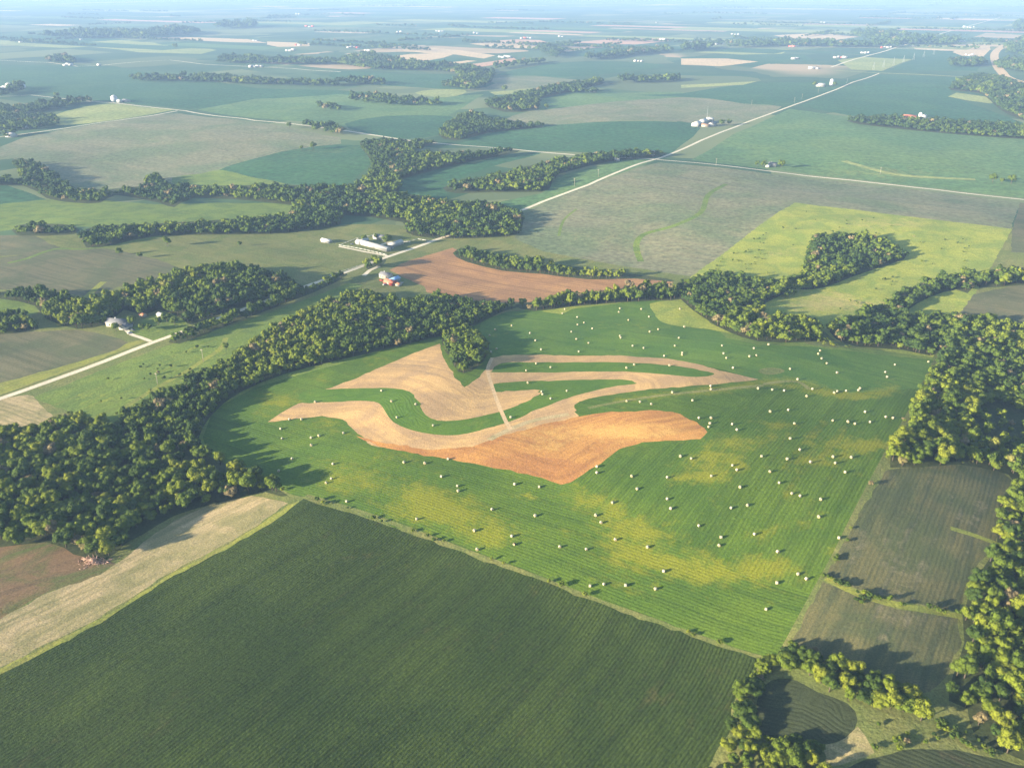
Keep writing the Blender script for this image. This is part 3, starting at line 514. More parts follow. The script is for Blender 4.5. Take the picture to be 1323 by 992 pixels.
def rowd(ref, P):
    if isinstance(ref, str):
        d = UD if ref == 'u' else VD
        return P[:, 0] * -d[1] + P[:, 1] * d[0]
    if len(ref) == 2:
        d = (ref[1] - ref[0]) / np.linalg.norm(ref[1] - ref[0])
        return (P[:, 0] - ref[0][0]) * -d[1] + (P[:, 1] - ref[0][1]) * d[0]
    return dist_poly(ref, P[:, 0], P[:, 1])
def ground_object(name, mat, faces, ref, label):
    used, inv = np.unique(faces, return_inverse=True); fi = inv.reshape(faces.shape)
    me = bpy.data.meshes.new(name); co = np.column_stack([VX[used], VZ[used]])
    me.from_pydata(co.tolist(), [], fi.tolist())
    me.polygons.foreach_set('use_smooth', np.ones(len(fi), bool))
    for nm, val in (('rowd', rowd(ref, VX[used])), ('pale', PV[used])):
        at = me.attributes.new(nm, 'FLOAT', 'POINT'); at.data.foreach_set('value', val.astype(np.float32))
    me.normals_split_custom_set_from_vertices(NN[used].tolist())
    me.materials.append(mat)
    o = bpy.data.objects.new(name, me); C.objects.link(o)
    setkind(o, 'structure', label, name.replace('_', ' '))
    return o
ground_object('ground', M['quilt'], FT[owner == -1], 'u', 'open farmland reaching to the horizon')
for i, f in enumerate(A):
    fs = FT[owner == i]
    if len(fs) == 0: continue
    ground_object(f['name'], M[f['mat']], fs, f['ref'], f['label'] or 'distant field lying flat near the hazy horizon')
print('ground done', time.time() - t0)

# ------------------------------------------------------------------ trees
def leaf_mat():
    m, n, b = new_mat('foliage')
    at = N(n, 'ShaderNodeAttribute', attribute_name='tint').outputs['Fac']
    r = N(n, 'ShaderNodeValToRGB'); n.links.new(at, r.inputs[0])
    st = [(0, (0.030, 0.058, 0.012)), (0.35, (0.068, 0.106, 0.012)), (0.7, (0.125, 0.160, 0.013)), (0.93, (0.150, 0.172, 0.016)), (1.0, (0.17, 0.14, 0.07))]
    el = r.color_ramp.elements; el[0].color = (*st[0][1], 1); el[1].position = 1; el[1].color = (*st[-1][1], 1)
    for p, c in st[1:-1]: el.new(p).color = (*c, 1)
    tc = N(n, 'ShaderNodeTexCoord').outputs['Object']
    hv = N(n, 'ShaderNodeHueSaturation'); n.links.new(r.outputs[0], hv.inputs['Color'])
    n.links.new(mth(n, 'ADD', mth(n, 'MULTIPLY', noise(n, tc, 1.3, 2), 1.0), 0.5), hv.inputs['Value'])
    n.links.new(hv.outputs[0], b.inputs['Base Color'])
    tr = N(n, 'ShaderNodeBsdfTranslucent'); n.links.new(hv.outputs[0], tr.inputs[0])
    mx = N(n, 'ShaderNodeMixShader'); mx.inputs[0].default_value = 0.12
    n.links.new(b.outputs[0], mx.inputs[1]); n.links.new(tr.outputs[0], mx.inputs[2])
    n.links.new(mx.outputs[0], n.nodes['Material Output'].inputs[0])
    return m
LEAF = leaf_mat()
def simple(name, col, rough=0.8, var=0.25, scale=1.5):
    m, n, b = new_mat(name); b.inputs['Roughness'].default_value = rough
    tc = N(n, 'ShaderNodeTexCoord').outputs['Object']
    hv = N(n, 'ShaderNodeHueSaturation'); hv.inputs['Color'].default_value = (*col, 1)
    n.links.new(mth(n, 'ADD', mth(n, 'MULTIPLY', noise(n, tc, scale, 4), 2 * var), 1 - var), hv.inputs['Value'])
    n.links.new(hv.outputs[0], b.inputs['Base Color']); return m
BARK = simple('bark', (0.085, 0.068, 0.05))
t_ = (1 + 5 ** .5) / 2
ICO = np.array([(-1,t_,0),(1,t_,0),(-1,-t_,0),(1,-t_,0),(0,-1,t_),(0,1,t_),(0,-1,-t_),(0,1,-t_),(t_,0,-1),(t_,0,1),(-t_,0,-1),(-t_,0,1)], float); ICO /= np.linalg.norm(ICO[0])
ICF = np.array([(0,11,5),(0,5,1),(0,1,7),(0,7,10),(0,10,11),(1,5,9),(5,11,4),(11,10,2),(10,7,6),(7,1,8),(3,9,4),(3,4,2),(3,2,6),(3,6,8),(3,8,9),(4,9,5),(2,4,11),(6,2,10),(8,6,7),(9,8,1)])
def crown(seed, lobes, leaves, lsize):
    """unit crown (radius about 1, from z -0.8 to 1.1): solid lobes plus leaf clumps standing off them; triangles only"""
    g = np.random.default_rng(seed); vs, fs = [], []; nv = 0
    cs, rs = [], []
    for k in range(lobes):
        if k == 0: c = np.zeros(3); r = 0.62
        else:
            th = k * 2.4 + g.uniform(-.4, .4); zz = g.uniform(-0.45, 0.75); rr = 0.62 * math.sqrt(max(0.05, 1 - zz * zz * 0.9))
            c = np.array((math.cos(th) * rr, math.sin(th) * rr, zz * 0.85)); r = g.uniform(0.30, 0.46)
        cs.append(c); rs.append(r)
        v = ICO * r * 0.9 * g.uniform(0.82, 1.15, (12, 1)) + c
        vs.append(v); fs.append(ICF + nv); nv += 12
    cs = np.array(cs); rs = np.array(rs)
    cnt = 0
    L, Fq = [], []
    pr = rs ** 2 / (rs ** 2).sum()
    while cnt < leaves:
        k = g.choice(lobes, p=pr); d = g.normal(size=3); d /= np.linalg.norm(d)
        if d[2] < -0.5: continue
        p = cs[k] + d * rs[k] * g.uniform(0.88, 1.16)
        dist = np.linalg.norm(cs - p, axis=1) / rs; dist[k] = 9
        if dist.min() < 0.85: continue
        nn = d + g.normal(size=3) * 0.30; nn /= np.linalg.norm(nn)
        a = np.cross(nn, g.normal(size=3)); a /= np.linalg.norm(a); b = np.cross(nn, a)
        s = lsize * g.uniform(0.6, 1.3)
        L += [p + a * s, p - a * s * 0.6 + b * s, p - a * s * 0.5 - b * s * 0.9, p - nn * s * -0.35]
        Fq += [(nv, nv + 1, nv + 3), (nv + 1, nv + 2, nv + 3), (nv + 2, nv, nv + 3)]; nv += 4; cnt += 1
    vs.append(np.array(L)); fs.append(np.array(Fq))
    return np.concatenate(vs), np.concatenate(fs)
HI = [crown(100 + i, 10 + i % 5, 620, 0.088) for i in range(12)]
MID = [crown(200 + i, 9, 200, 0.13) for i in range(8)]
LOW = [crown(300 + i, 6, 26, 0.30) for i in range(6)]
def mesh_np(name, v, f, mat, tint=None):
    me = bpy.data.meshes.new(name); v = np.asarray(v, np.float32); f = np.asarray(f, np.int32)
    me.vertices.add(len(v)); me.vertices.foreach_set('co', v.ravel())
    me.loops.add(f.size); me.loops.foreach_set('vertex_index', f.ravel())
    me.polygons.add(len(f)); me.polygons.foreach_set('loop_start', np.arange(0, f.size, 3, dtype=np.int32)); me.polygons.foreach_set('loop_total', np.full(len(f), 3, np.int32))
    if tint is not None:
        at = me.attributes.new('tint', 'FLOAT', 'POINT'); at.data.foreach_set('value', np.asarray(tint, np.float32))
    me.update(); me.materials.append(mat); return me
def tube(p, q, r0, r1, n=6):
    p = np.array(p, float); q = np.array(q, float); d = (q - p) / np.linalg.norm(q - p)
    a = np.cross(d, (0.3, 0.9, 0.1)); a /= np.linalg.norm(a); b = np.cross(d, a)
    v = []
    for c, r in ((p, r0), (q, r1)):
        for k in range(n): v.append(c + (a * math.cos(6.2832 * k / n) + b * math.sin(6.2832 * k / n)) * r)
    f = []
    for k in range(n):
        j = (k + 1) % n; f += [(k, j, n + j), (k, n + j, n + k)]
    for k in range(1, n - 1): f += [(n, n + k, n + k + 1), (0, k + 1, k)]
    return np.array(v), np.array(f)
def join(parts):
    vs, fs, n = [], [], 0
    for v, f in parts: vs.append(v); fs.append(f + n); n += len(v)
    return np.concatenate(vs), np.concatenate(fs)
TRUNKS = []
for s in range(3):
    g = random.Random(s)
    ps = [tube((0, 0, -0.5), (0.1, 0, 3.4), 0.30, 0.20), tube((0.1, 0, 3.4), (-0.1, 0.1, 7.5), 0.2, 0.07)]
    for k in range(5):
        th = k * 1.3 + g.random(); z = 2.6 + k * 0.8
        ps.append(tube((0.05, 0, z), (math.cos(th) * 2.3, math.sin(th) * 2.3, z + 2.2), 0.12, 0.04, 5))
    TRUNKS.append(mesh_np('trunk', *join(ps), BARK))
# crown meshes shared by the single trees: ten shapes, four tones
CROWNS = []
for i, (v, f) in enumerate(HI):
    for tone in (0.15, 0.4, 0.62, 0.85):
        CROWNS.append(mesh_np('crown', v, f, LEAF, np.full(len(v), tone + 0.05 * (i % 3 - 1))))
# every tree position
TR = []   # x, y, r, h, wood index
for wi, (g, sp, rad, where, keep, hm, ppx, top) in enumerate(WOODS):
    x0, y0 = g.min(0); x1, y1 = g.max(0)
    nx, ny = int((x1 - x0) / sp) + 2, int((y1 - y0) / (sp * 0.87)) + 2
    ii, jj = np.meshgrid(np.arange(nx), np.arange(ny))
    X = x0 + (ii + 0.5 * (jj % 2)) * sp; Yc = y0 + jj * sp * 0.87
    X = (X + rng.uniform(-.36, .36, X.shape) * sp).ravel(); Yc = (Yc + rng.uniform(-.36, .36, Yc.shape) * sp).ravel()
    m = inside(g, X, Yc) & (rng.random(len(X)) < keep)
    if sp <= 10 and top:
        z_ = height(X, Yc); tx, ty = project(X, Yc, z_ + rad * 2.45 * hm * top)
        bx, by = project(X, Yc, z_ + 0.0)
        m2 = m & inside(ppx, tx, ty)
        if m2.sum() > 0.12 * m.sum(): m = m2
    X, Yc = X[m], Yc[m]
    px, py = project(X, Yc, np.zeros_like(X)); m = (px > -150) & (px < 1470) & (py < 1090); X, Yc = X[m], Yc[m]
    s = rng.uniform(0.62, 1.38, len(X)) * (1 + 0.12 * np.sin(X / 23) * np.cos(Yc / 31))
    for x, y, q in zip(X, Yc, s): TR.append((x, y, rad * q, rad * (2.45 if sp < 9 else 2.1) * hm * q ** 0.6 * random.uniform(0.75, 1.3), wi))
# hand placed trees standing on their own: px, py(foot), radius, label
SOLO = [(217,318,5.5,'rounded tree standing alone in the olive pasture'),(155,330,4.2,'small dark tree alone at the corner of the grey field'),(181,334,3.6,'low dark bush-like tree right of the lone corner tree'),
        (310,318,3,'small tree alone on the open pasture left of white farm'),(405,194,7,'round tree alone on the edge of the dark wedge field'),(390,194,4,'little tree left of the round tree by the dark wedge field'),
        (374,166,6,'tree at the left end of the row below the gravel road'),(652,119,9,'single tree in the small yellow field'),(706,141,6,'single tree right of the creek trees'),
        (690,141,7,'low round tree beside the creek trees'),(227,22+42,14,'single dark tree on the pale far field'),(74,127,8,'lone tree beside the far lane'),(500,318,7,'dark round tree right of the white farm'),
        (486,309,3.5,'small dark tree in the courtyard of the white farm'),(471,312,4,'dark tree at the left end of the white farm'),(120,318,6.5,'large tree at the left end of the long tree belt'),
        (172,421,4.5,'tree right of the grey-roofed house'),(182,408,4.2,'tree behind the grey-roofed house drive'),(193,428,3.4,'small cone-like tree on the house lawn'),(205,420,3.8,'tree in the middle of the house lawn'),
        (184,427,3.2,'small tree nearest the driveway bend'),(216,416,4.5,'tree at the right of the house lawn'),(226,420,4.2,'tree between house lawn and road hedge'),(150,428,4.0,'tree at the front left of the grey-roofed house'),
        (978,215,4.5,'left tree of the small roadside homestead'),(986,216,5.5,'second tree of the small roadside homestead'),(1009,217,6.5,'tall dark tree right of the small roadside homestead'),
        (1282,236,7,'dark tree at the far right field edge'),(1306,238,7,'dark tree rightmost in the broad field'),(1294,237,4,'low tree between the two right field trees'),
        (932,163,7,'tree right of the white farm buildings by the straight road'),(942,162,6,'tree nearest the straight road at the white farm'),(1052,112,7,'tree left of the white bin farm'),(1078,112,7,'tree right of the white bin farm'),
        (292,452,3.2,'yellowish tree at the end of the pasture track'),(675,396,4.4,'pale green tree standing out at the brown field corner'),(1057,430,4.0,'light green tree by the creek bend')]
for (px, py, r, lab) in SOLO:
    x, y = ground(px, py); TR.append((float(x), float(y), r, r * 2.3, -1))
TRA = np.array([t[:5] for t in TR], float)
tz = height(TRA[:, 0], TRA[:, 1])
tpx, tpy = project(TRA[:, 0], TRA[:, 1], tz + TRA[:, 3] * 0.6)
dist = np.sqrt(TRA[:, 0] ** 2 + TRA[:, 1] ** 2 + CAM_H ** 2)
size = TRA[:, 2] / dist
size[(tpx < 0) | (tpx > 1323) | (tpy > 992)] *= 0.01
single = np.zeros(len(TR), bool)
wsel = TRA[:, 4] >= 0
order = np.argsort(-np.where(wsel, size, 0))[:300 - len(SOLO)]
single[order] = True; single[~wsel] = True
print('trees', len(TR), 'single', single.sum())
def tree(x, y, z, r, h, k, label, group, tone=1):
    root = bpy.data.objects.new('leafy_tree', None); C.objects.link(root)
    root.location = (x, y, z); root.rotation_euler = (0, 0, k * 1.7)
    root['label'] = label; root['category'] = 'tree'
    if group: root['group'] = group
    t = bpy.data.objects.new('trunk', TRUNKS[k % 3]); C.objects.link(t); t.parent = root; t.scale = (h / 10, h / 10, h / 10)
    c = bpy.data.objects.new('crown', CROWNS[(k % 12) * 4 + tone]); C.objects.link(c); c.parent = root
    vz = h * 0.40; c.location = (0, 0, h - vz * 1.05); c.scale = (r, r, vz)
    return root
# labels of the single trees by wood and by where in it they stand
ORD = ['first', 'second', 'third', 'fourth', 'fifth', 'sixth', 'seventh', 'eighth', 'ninth', 'tenth', 'eleventh', 'twelfth']
byw = {}
for i in np.nonzero(single)[0]:
    if TRA[i, 4] >= 0: byw.setdefault(int(TRA[i, 4]), []).append(i)
k = 0
for wi, ids in byw.items():
    where = WOODS[wi][3]
    ids = sorted(ids, key=lambda i: tpy[i])
    small = len(ids) <= 12
    for rank, i in enumerate(ids):
        k += 1
        if small: lab = f'{ORD[rank]} leafy tree from the back in the {where}'; grp = 'trees of the ' + where
        else:
            xs_ = sorted(tpx[j] for j in ids); col_ = min(3, int(4 * xs_.index(tpx[i]) / len(xs_)))
            third = min(2, int(3 * (rank / len(ids)))); half = tpx[i] > np.median([tpx[j] for j in ids])
            lab = f'leafy green tree in the {["far", "middle", "near"][third]} {["left", "centre-left", "centre-right", "right"][col_]} of the {where}'
            grp = lab.replace('leafy green tree', 'look-alike trees')
        tone = int(rng.integers(4)); tw_ = ['dark', 'deep-green', 'light-green', 'yellowish'][tone]
        q = TRA[i, 2] / WOODS[wi][2]; sw = 'small' if q < 0.9 else 'broad' if q > 1.12 else 'middling'
        if not small: lab = lab.replace('leafy green tree', f'{sw} {tw_} tree')
        tree(TRA[i, 0], TRA[i, 1], tz[i], TRA[i, 2], TRA[i, 3], k, lab, grp, tone)
for i in np.nonzero(single)[0]:
    if TRA[i, 4] < 0:
        k += 1; tree(TRA[i, 0], TRA[i, 1], tz[i], TRA[i, 2], TRA[i, 3], k, SOLO[i - (len(TR) - len(SOLO))][3], None)
VV, FF, TT, nv = [], [], [], 0
trk_v, trk_f = tube((0, 0, -0.05), (0, 0, 0.8), 0.035, 0.02, 4)
TV, TF, tn = [], [], 0
for i in np.nonzero(~single)[0]:
    x, y, r, h, wi = TRA[i]
    d = dist[i]
    src = HI if d < 640 else MID if d < 1100 else LOW
    v, f = src[i % len(src)]
    a = rng.uniform(0, 6.28); ca, sa = math.cos(a), math.sin(a)
    vz = h * 0.42
    v2 = np.empty_like(v); v2[:, 0] = x + r * 1.05 * (v[:, 0] * ca - v[:, 1] * sa); v2[:, 1] = y + r * 1.05 * (v[:, 0] * sa + v[:, 1] * ca)
    v2[:, 2] = tz[i] + h - vz * 1.05 + v[:, 2] * vz
    VV.append(v2); FF.append(f + nv); nv += len(v)
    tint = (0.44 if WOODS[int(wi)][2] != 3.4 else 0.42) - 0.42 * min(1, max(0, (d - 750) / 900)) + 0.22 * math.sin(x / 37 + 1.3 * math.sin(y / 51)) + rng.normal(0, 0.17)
    if rng.random() < 0.03: tint = 1.0
    TT.append(np.full(len(v), min(1, max(0, tint)) if tint != 1.0 else 1.0))
    if d < 1200:
        t = trk_v * (h, h, h) + (x, y, tz[i]); TV.append(t); TF.append(trk_f + tn); tn += len(t)
vv = np.concatenate(VV); ff = np.concatenate(FF); tt = np.concatenate(TT)
tv = np.concatenate(TV); tf = np.concatenate(TF)
me = mesh_np('woodland', np.concatenate([vv, tv]), np.concatenate([ff, tf + len(vv)]), LEAF, np.concatenate([tt, np.zeros(len(tv))]))
me.materials.append(BARK)
mi = np.zeros(len(me.polygons), np.int32); mi[len(ff):] = 1; me.polygons.foreach_set('material_index', mi)
wo = bpy.data.objects.new('woodland', me); C.objects.link(wo)
setkind(wo, 'stuff', 'leafy green trees massed in woods, belts and hedgerows across the farmland', 'woodland')
print('woodland faces', len(me.polygons), time.time() - t0)

# ------------------------------------------------------------------ bales
def zz(ox, oy, l, f=4.009): return [(ox + a / f, oy + b / f) for a, b in l]
B = zz(340,420,[(613,338),(269,396),(664,393),(791,409),(693,476),(880,518),(137,487),(199,486),(91,535),(99,586),(249,582),(289,571),(249,621),(415,557),(151,691),(81,754),(362,717),(354,793),(326,815),(729,709),(837,714),(958,692),(924,783),(1006,831),(1010,857)])
B += zz(600,380,[(520,76),(507,98),(245,160),(160,183),(130,212),(340,200),(368,238),(166,281),(138,298),(397,285),(585,117),(586,156),(620,146),(554,193),(580,231),(663,176),(643,251),(592,296),(806,72),(800,91),(850,132),(916,75),(956,115),(1116,74),(1139,168),(1004,180),(960,193),(806,215),(810,224),(871,266),(929,277),(1111,225),(1090,265),(1035,318),(1128,302),(1127,312),(372,357),(446,377),(320,394),(879,364),(839,380),(1062,368),(328,457),(401,503),(404,517),(531,499),(448,540),(240,636),(1276,475),(1276,491),(1076,507),(840,552),(910,556),(968,568),(1181,549),(1215,640),(1277,640),(1271,668),(1265,686),(1119,838),(1174,850)])
B += zz(660,480,[(1147,271),(1171,300),(1298,437),(1147,484),(1171,508),(1038,539),(811,547),(625,540),(446,491),(446,523),(654,606),(526,677),(811,659),(828,708),(1187,597),(1225,691),(1141,705),(974,797),(1088,857),(1262,841),(439,743),(467,781),(541,869),(20,582),(147,596),(126,745)])
B += zz(900,420,[(132,104),(139,145),(154,168),(274,160),(309,155),(296,118),(372,99),(189,220),(484,225),(523,279),(599,329),(569,366),(640,131),(630,147),(648,171),(674,196),(727,245),(712,349),(728,341),(775,339),(838,336),(846,326),(978,242),(986,267),(1026,203),(1200,188),(318,326),(392,333),(454,338),(475,438),(380,446),(506,508),(484,586),(535,644),(705,492),(783,499),(820,509),(872,448),(897,500),(980,474),(1017,479),(469,692),(590,708),(706,680),(718,712),(800,683),(768,760),(427,815),(379,757),(493,870)])
B += zz(250,480,[(794,671),(1156,762)])
B += zz(460,580,[(705,312),(613,421),(807,450),(820,492),(627,519),(1055,505),(1193,518),(1212,708),(1284,699)])
B += zz(760,600,[(1098,162),(1203,179),(1193,270),(677,418),(981,451),(1086,566),(1130,592),(976,612),(920,748),(307,426),(391,552),(193,625),(348,643),(1297,379)])
DARKB = (460 + 820 / 4.009, 580 + 492 / 4.009)
wrap = simple('bale_wrap', (0.37, 0.34, 0.25), 0.6, 0.12, 3)
wrap_d = simple('bale_dark', (0.10, 0.08, 0.05), 0.9, 0.3, 3)
straw = simple('bale_end', (0.30, 0.25, 0.15), 0.9, 0.25, 5)
def bale_mesh(mw):
    g = random.Random(3); n = 20; prof = [(0.0, -0.80), (0.55, -0.81), (0.90, -0.80), (0.99, -0.72), (1.02, -0.3), (1.03, 0.1), (1.01, 0.5), (0.99, 0.72), (0.90, 0.80), (0.55, 0.82), (0.0, 0.81)]
    v = []; f = []
    for (r, x) in prof:
        for k in range(n):
            a = 2 * math.pi * k / n; rr = r * (1 + 0.015 * g.uniform(-1, 1)); z = max(-0.93, rr * math.cos(a)); v.append((x, rr * math.sin(a), z + 0.93))
    for i in range(len(prof) - 1):
        for k in range(n): f.append((i * n + k, i * n + (k + 1) % n, (i + 1) * n + (k + 1) % n, (i + 1) * n + k))
    me = bpy.data.meshes.new('hay_bale'); me.from_pydata(v, [], f); me.materials.append(mw); me.materials.append(straw)
    for i, p in enumerate(me.polygons):
        ring = i // n; p.material_index = 1 if ring in (0, 1, 8, 9) else 0; p.use_smooth = 2 <= ring <= 7
    return me
BM = bale_mesh(wrap); BMD = bale_mesh(wrap_d)
bp_ = []
for p in B:
    if all(math.hypot(p[0] - q[0], p[1] - q[1]) > 1.4 for q in bp_): bp_.append(p)
print('bales', len(bp_))
ZONES = [   # polygon in photo pixels, phrase
    ([(340,495),(545,495),(600,540),(705,500),(830,488),(830,500),(700,535),(590,570),(500,550),(470,525),(340,525)], 'on the green S-shaped strip'),
    ([(630,464),(930,464),(930,489),(630,486)], 'on the slim green strip between the tan bands'),
    ([(600,380),(735,380),(735,464),(600,464)], 'on the deep green field beside the jutting trees'),
    ([(735,380),(820,380),(820,464),(735,464)], 'on the deep green field below the pale grass margin'),
    ([(820,380),(900,380),(900,464),(820,464)], 'on the deep green field left of the yellow knoll'),
    ([(900,380),(985,380),(985,485),(900,485)], 'on the deep green field above the tan band tip'),
    ([(985,380),(1080,380),(1080,485),(985,485)], 'on the deep green field around the weedy oval patch'),
    ([(1080,380),(1230,380),(1230,485),(1080,485)], 'on the far right end of the deep green field'),
    ([(740,486),(925,486),(925,556),(740,536)], 'on the green tip between bare soil and tan band'),
    ([(925,485),(1050,485),(1050,530),(925,530)], 'along the yellow dry grass line'),
    ([(1050,485),(1180,485),(1180,530),(1050,530)], 'right of the end of the yellow dry grass line'),
    ([(900,530),(990,530),(990,575),(900,575)], 'just right of the bare soil tongue tip'),
    ([(990,530),(1060,530),(1060,600),(990,600)], 'in the hollow right of the bare soil tongue'),
    ([(1060,530),(1180,530),(1180,625),(1060,625)], 'on the paler grass near the right field edge'),
    ([(740,575),(850,575),(850,660),(740,660)], 'below the underside of the bare soil tongue'),
    ([(850,575),(960,575),(960,640),(850,640)], 'in the middle of the right hayfield'),
    ([(960,575),(1060,575),(1060,650),(960,650)], 'on the slope right of the middle of the hayfield'),
    ([(850,640),(1060,640),(1060,720),(850,720)], 'on the lower right hayfield'),
    ([(960,720),(1100,720),(1100,840),(960,840)], 'in the lowest corner of the hayfield'),
    ([(1060,625),(1100,625),(1100,720),(1060,720)], 'close to the right field edge'),
    ([(340,525),(460,525),(460,600),(340,600)], 'below the left end of the tan field'),
    ([(340,600),(500,600),(500,700),(340,700)], 'on the lower left hayfield near the corner'),
    ([(500,580),(650,580),(650,690),(500,690)], 'on the yellowish hayfield below the tan field'),
    ([(650,600),(740,600),(740,720),(650,720)], 'below the lowest tip of the bare soil'),
    ([(600,680),(740,680),(740,730),(600,730)], 'beside the dark cornfield edge'),
    ([(740,660),(850,660),(850,780),(740,780)], 'in the lower middle of the hayfield'),
    ([(850,720),(960,720),(960,780),(850,780)], 'on yellow grass near the lower field edge'),
]
ZP = [(np.array(p, float), t) for p, t in ZONES]
assign = {}
for i, (px, py) in enumerate(bp_):
    z = next((k for k, (p, t) in enumerate(ZP) if inside(p, np.array([px]), np.array([py]))[0]), len(ZP))
    assign.setdefault(z, []).append(i)
ORD2 = ORD + ['thirteenth', 'fourteenth', 'fifteenth', 'sixteenth', 'seventeenth', 'eighteenth']
g = random.Random(11)
for z, ids in sorted(assign.items()):
    phrase = ZP[z][1] if z < len(ZP) else 'at an outer edge of the hayfield'
    ids.sort(key=lambda i: bp_[i][0])
    for r_, i in enumerate(ids):
        px, py = bp_[i]; x, y = ground(px, py + 1.2); x, y = float(x), float(y)
        dark = math.hypot(px - DARKB[0], py - DARKB[1]) < 1
        o = bpy.data.objects.new('hay_bale', BMD if dark else BM); C.objects.link(o)
        o.location = (x, y, float(height(x, y)) - 0.04); o.rotation_euler = (0, 0, g.uniform(0, math.pi)); s = g.uniform(0.74, 0.88); o.scale = (s, s, s)
        n_ = len(ids)
        pos = 'only' if n_ == 1 else 'leftmost' if r_ == 0 else 'rightmost' if r_ == n_ - 1 else ORD2[r_] + ' from the left'
        o['label'] = 'dark unwrapped round bale beside the cornfield edge' if dark else \
            (f'{pos} round bale {phrase}' if pos in ('only', 'leftmost', 'rightmost') else f'{ORD2[r_]} round bale from the left {phrase}')
        o['category'] = 'hay bale'; o['group'] = 'round hay bales scattered over the hayfield'

# ------------------------------------------------------------------ buildings
WALL = {k: simple('wall_' + k, c, 0.7, 0.08, 0.4) for k, c in dict(white=(0.38, 0.38, 0.37), red=(0.42, 0.07, 0.05), grey=(0.42, 0.42, 0.42), cream=(0.36, 0.33, 0.27), blue=(0.20, 0.30, 0.48), silver=(0.42, 0.44, 0.46)).items()}
ROOF = {k: simple('roof_' + k, c, 0.6, 0.1, 0.5) for k, c in dict(white=(0.38, 0.38, 0.37), grey=(0.13, 0.135, 0.15), red=(0.50, 0.16, 0.10), brown=(0.24, 0.15, 0.11), blue=(0.20, 0.34, 0.58), silver=(0.46, 0.48, 0.50), rust=(0.48, 0.22, 0.12)).items()}
GLASS = simple('window_glass', (0.04, 0.05, 0.06), 0.15, 0.1); DOORM = simple('door_paint', (0.30, 0.29, 0.27), 0.6, 0.1); WHITE = simple('white_paint', (0.5, 0.5, 0.49), 0.6, 0.05)
def boxm(x0, x1, y0, y1, z0, z1):
    v = np.array([(x, y, z) for x in (x0, x1) for y in (y0, y1) for z in (z0, z1)], float)
    q = [(0, 1, 3, 2), (4, 6, 7, 5), (0, 4, 5, 1), (2, 3, 7, 6), (0, 2, 6, 4), (1, 5, 7, 3)]
    return v, np.array([t for a, b, c, d in q for t in ((a, b, c), (a, c, d))])
def child(name, vf, mat, parent):
    o = bpy.data.objects.new(name, mesh_np(name, vf[0], vf[1], mat)); C.objects.link(o); o.parent = parent; return o
def gable_walls(L, W, H, R_):
    v = np.array([(-L, -W, -1), (L, -W, -1), (L, W, -1), (-L, W, -1), (-L, -W, H), (L, -W, H), (L, W, H), (-L, W, H), (-L, 0, H + R_), (L, 0, H + R_)], float)
    f = [(0, 1, 5), (0, 5, 4), (2, 3, 7), (2, 7, 6), (1, 2, 6), (1, 6, 5), (5, 6, 9), (3, 0, 4), (3, 4, 7), (4, 8, 7), (0, 3, 2), (0, 2, 1)]
    return v, np.array(f)
def gable_roof(L, W, H, R_, o=0.5, t=0.25):
    sl = R_ / W; y = W + o; z0 = H - o * sl; x = L + o
    v = []
    for dz in (0.02, t):
        for xx in (-x, x): v += [(xx, -y, z0 + dz), (xx, 0, H + R_ + dz), (xx, y, z0 + dz)]
    f = [(6, 9, 10), (6, 10, 7), (7, 10, 11), (7, 11, 8), (0, 1, 4), (0, 4, 3), (1, 2, 5), (1, 5, 4), (0, 3, 9), (0, 9, 6), (2, 8, 11), (2, 11, 5), (0, 6, 7), (0, 7, 1), (1, 7, 8), (1, 8, 2), (3, 4, 10), (3, 10, 9), (4, 5, 11), (4, 11, 10)]
    return np.array(v), np.array(f)
def building(kind, px, py, L, W, H, rot, wall, roof, label, cat, detail=1, scale=1.0):
    x, y = ground(px, py); x, y = float(x), float(y)
    root = bpy.data.objects.new(kind, None); C.objects.link(root); root.location = (x, y, float(height(x, y))); root.rotation_euler = (0, 0, R(rot))
    root['label'] = label; root['category'] = cat
    l, w2 = L / 2 * scale, W / 2 * scale; H = H * scale; rr = w2 * 0.5
    child('wall', gable_walls(l, w2, H, rr), WALL[wall], root)
    rf = child('roof', gable_roof(l, w2, H, rr), ROOF[roof], root)
    if detail:
        if kind in ('farmhouse', 'house'):
            child('chimney', boxm(-l * .3 - .4, -l * .3 + .4, -.4, .4, H + rr * .5, H + rr + 1.2), WALL['grey'], rf)
            for s in (-1, 1):
                for k in (-0.65, -0.2, 0.6):
                    child('window', boxm(k * l - .6, k * l + .6, s * w2 - .06, s * w2 + .06, H * .35, H * .75), GLASS, root)
            child('door', boxm(l * .15 - .5, l * .15 + .5, -w2 - .07, -w2 + .05, 0, 2.1), DOORM, root)
        else:
            child('door', boxm(-l * .25, l * .25, -w2 - .08, -w2 + .05, 0, H * .8), DOORM, root)
            child('door', boxm(l - .05, l + .08, -w2 * .5, w2 * .5, 0, H * .85), DOORM, root)
    return root
def bin_(px, py, r, h, label):
    x, y = ground(px, py); x, y = float(x), float(y)
    root = bpy.data.objects.new('grain_bin', None); C.objects.link(root); root.location = (x, y, float(height(x, y)))
    root['label'] = label; root['category'] = 'grain bin'
    child('wall', tube((0, 0, -1), (0, 0, h), r, r, 18), WALL['silver'], root)
    child('roof', tube((0, 0, h), (0, 0, h + r * .55), r * 1.04, r * .12, 18), ROOF['silver'], root)
RA = math.degrees(math.atan2(UD[1], UD[0])); VA = math.degrees(math.atan2(VD[1], VD[0]))
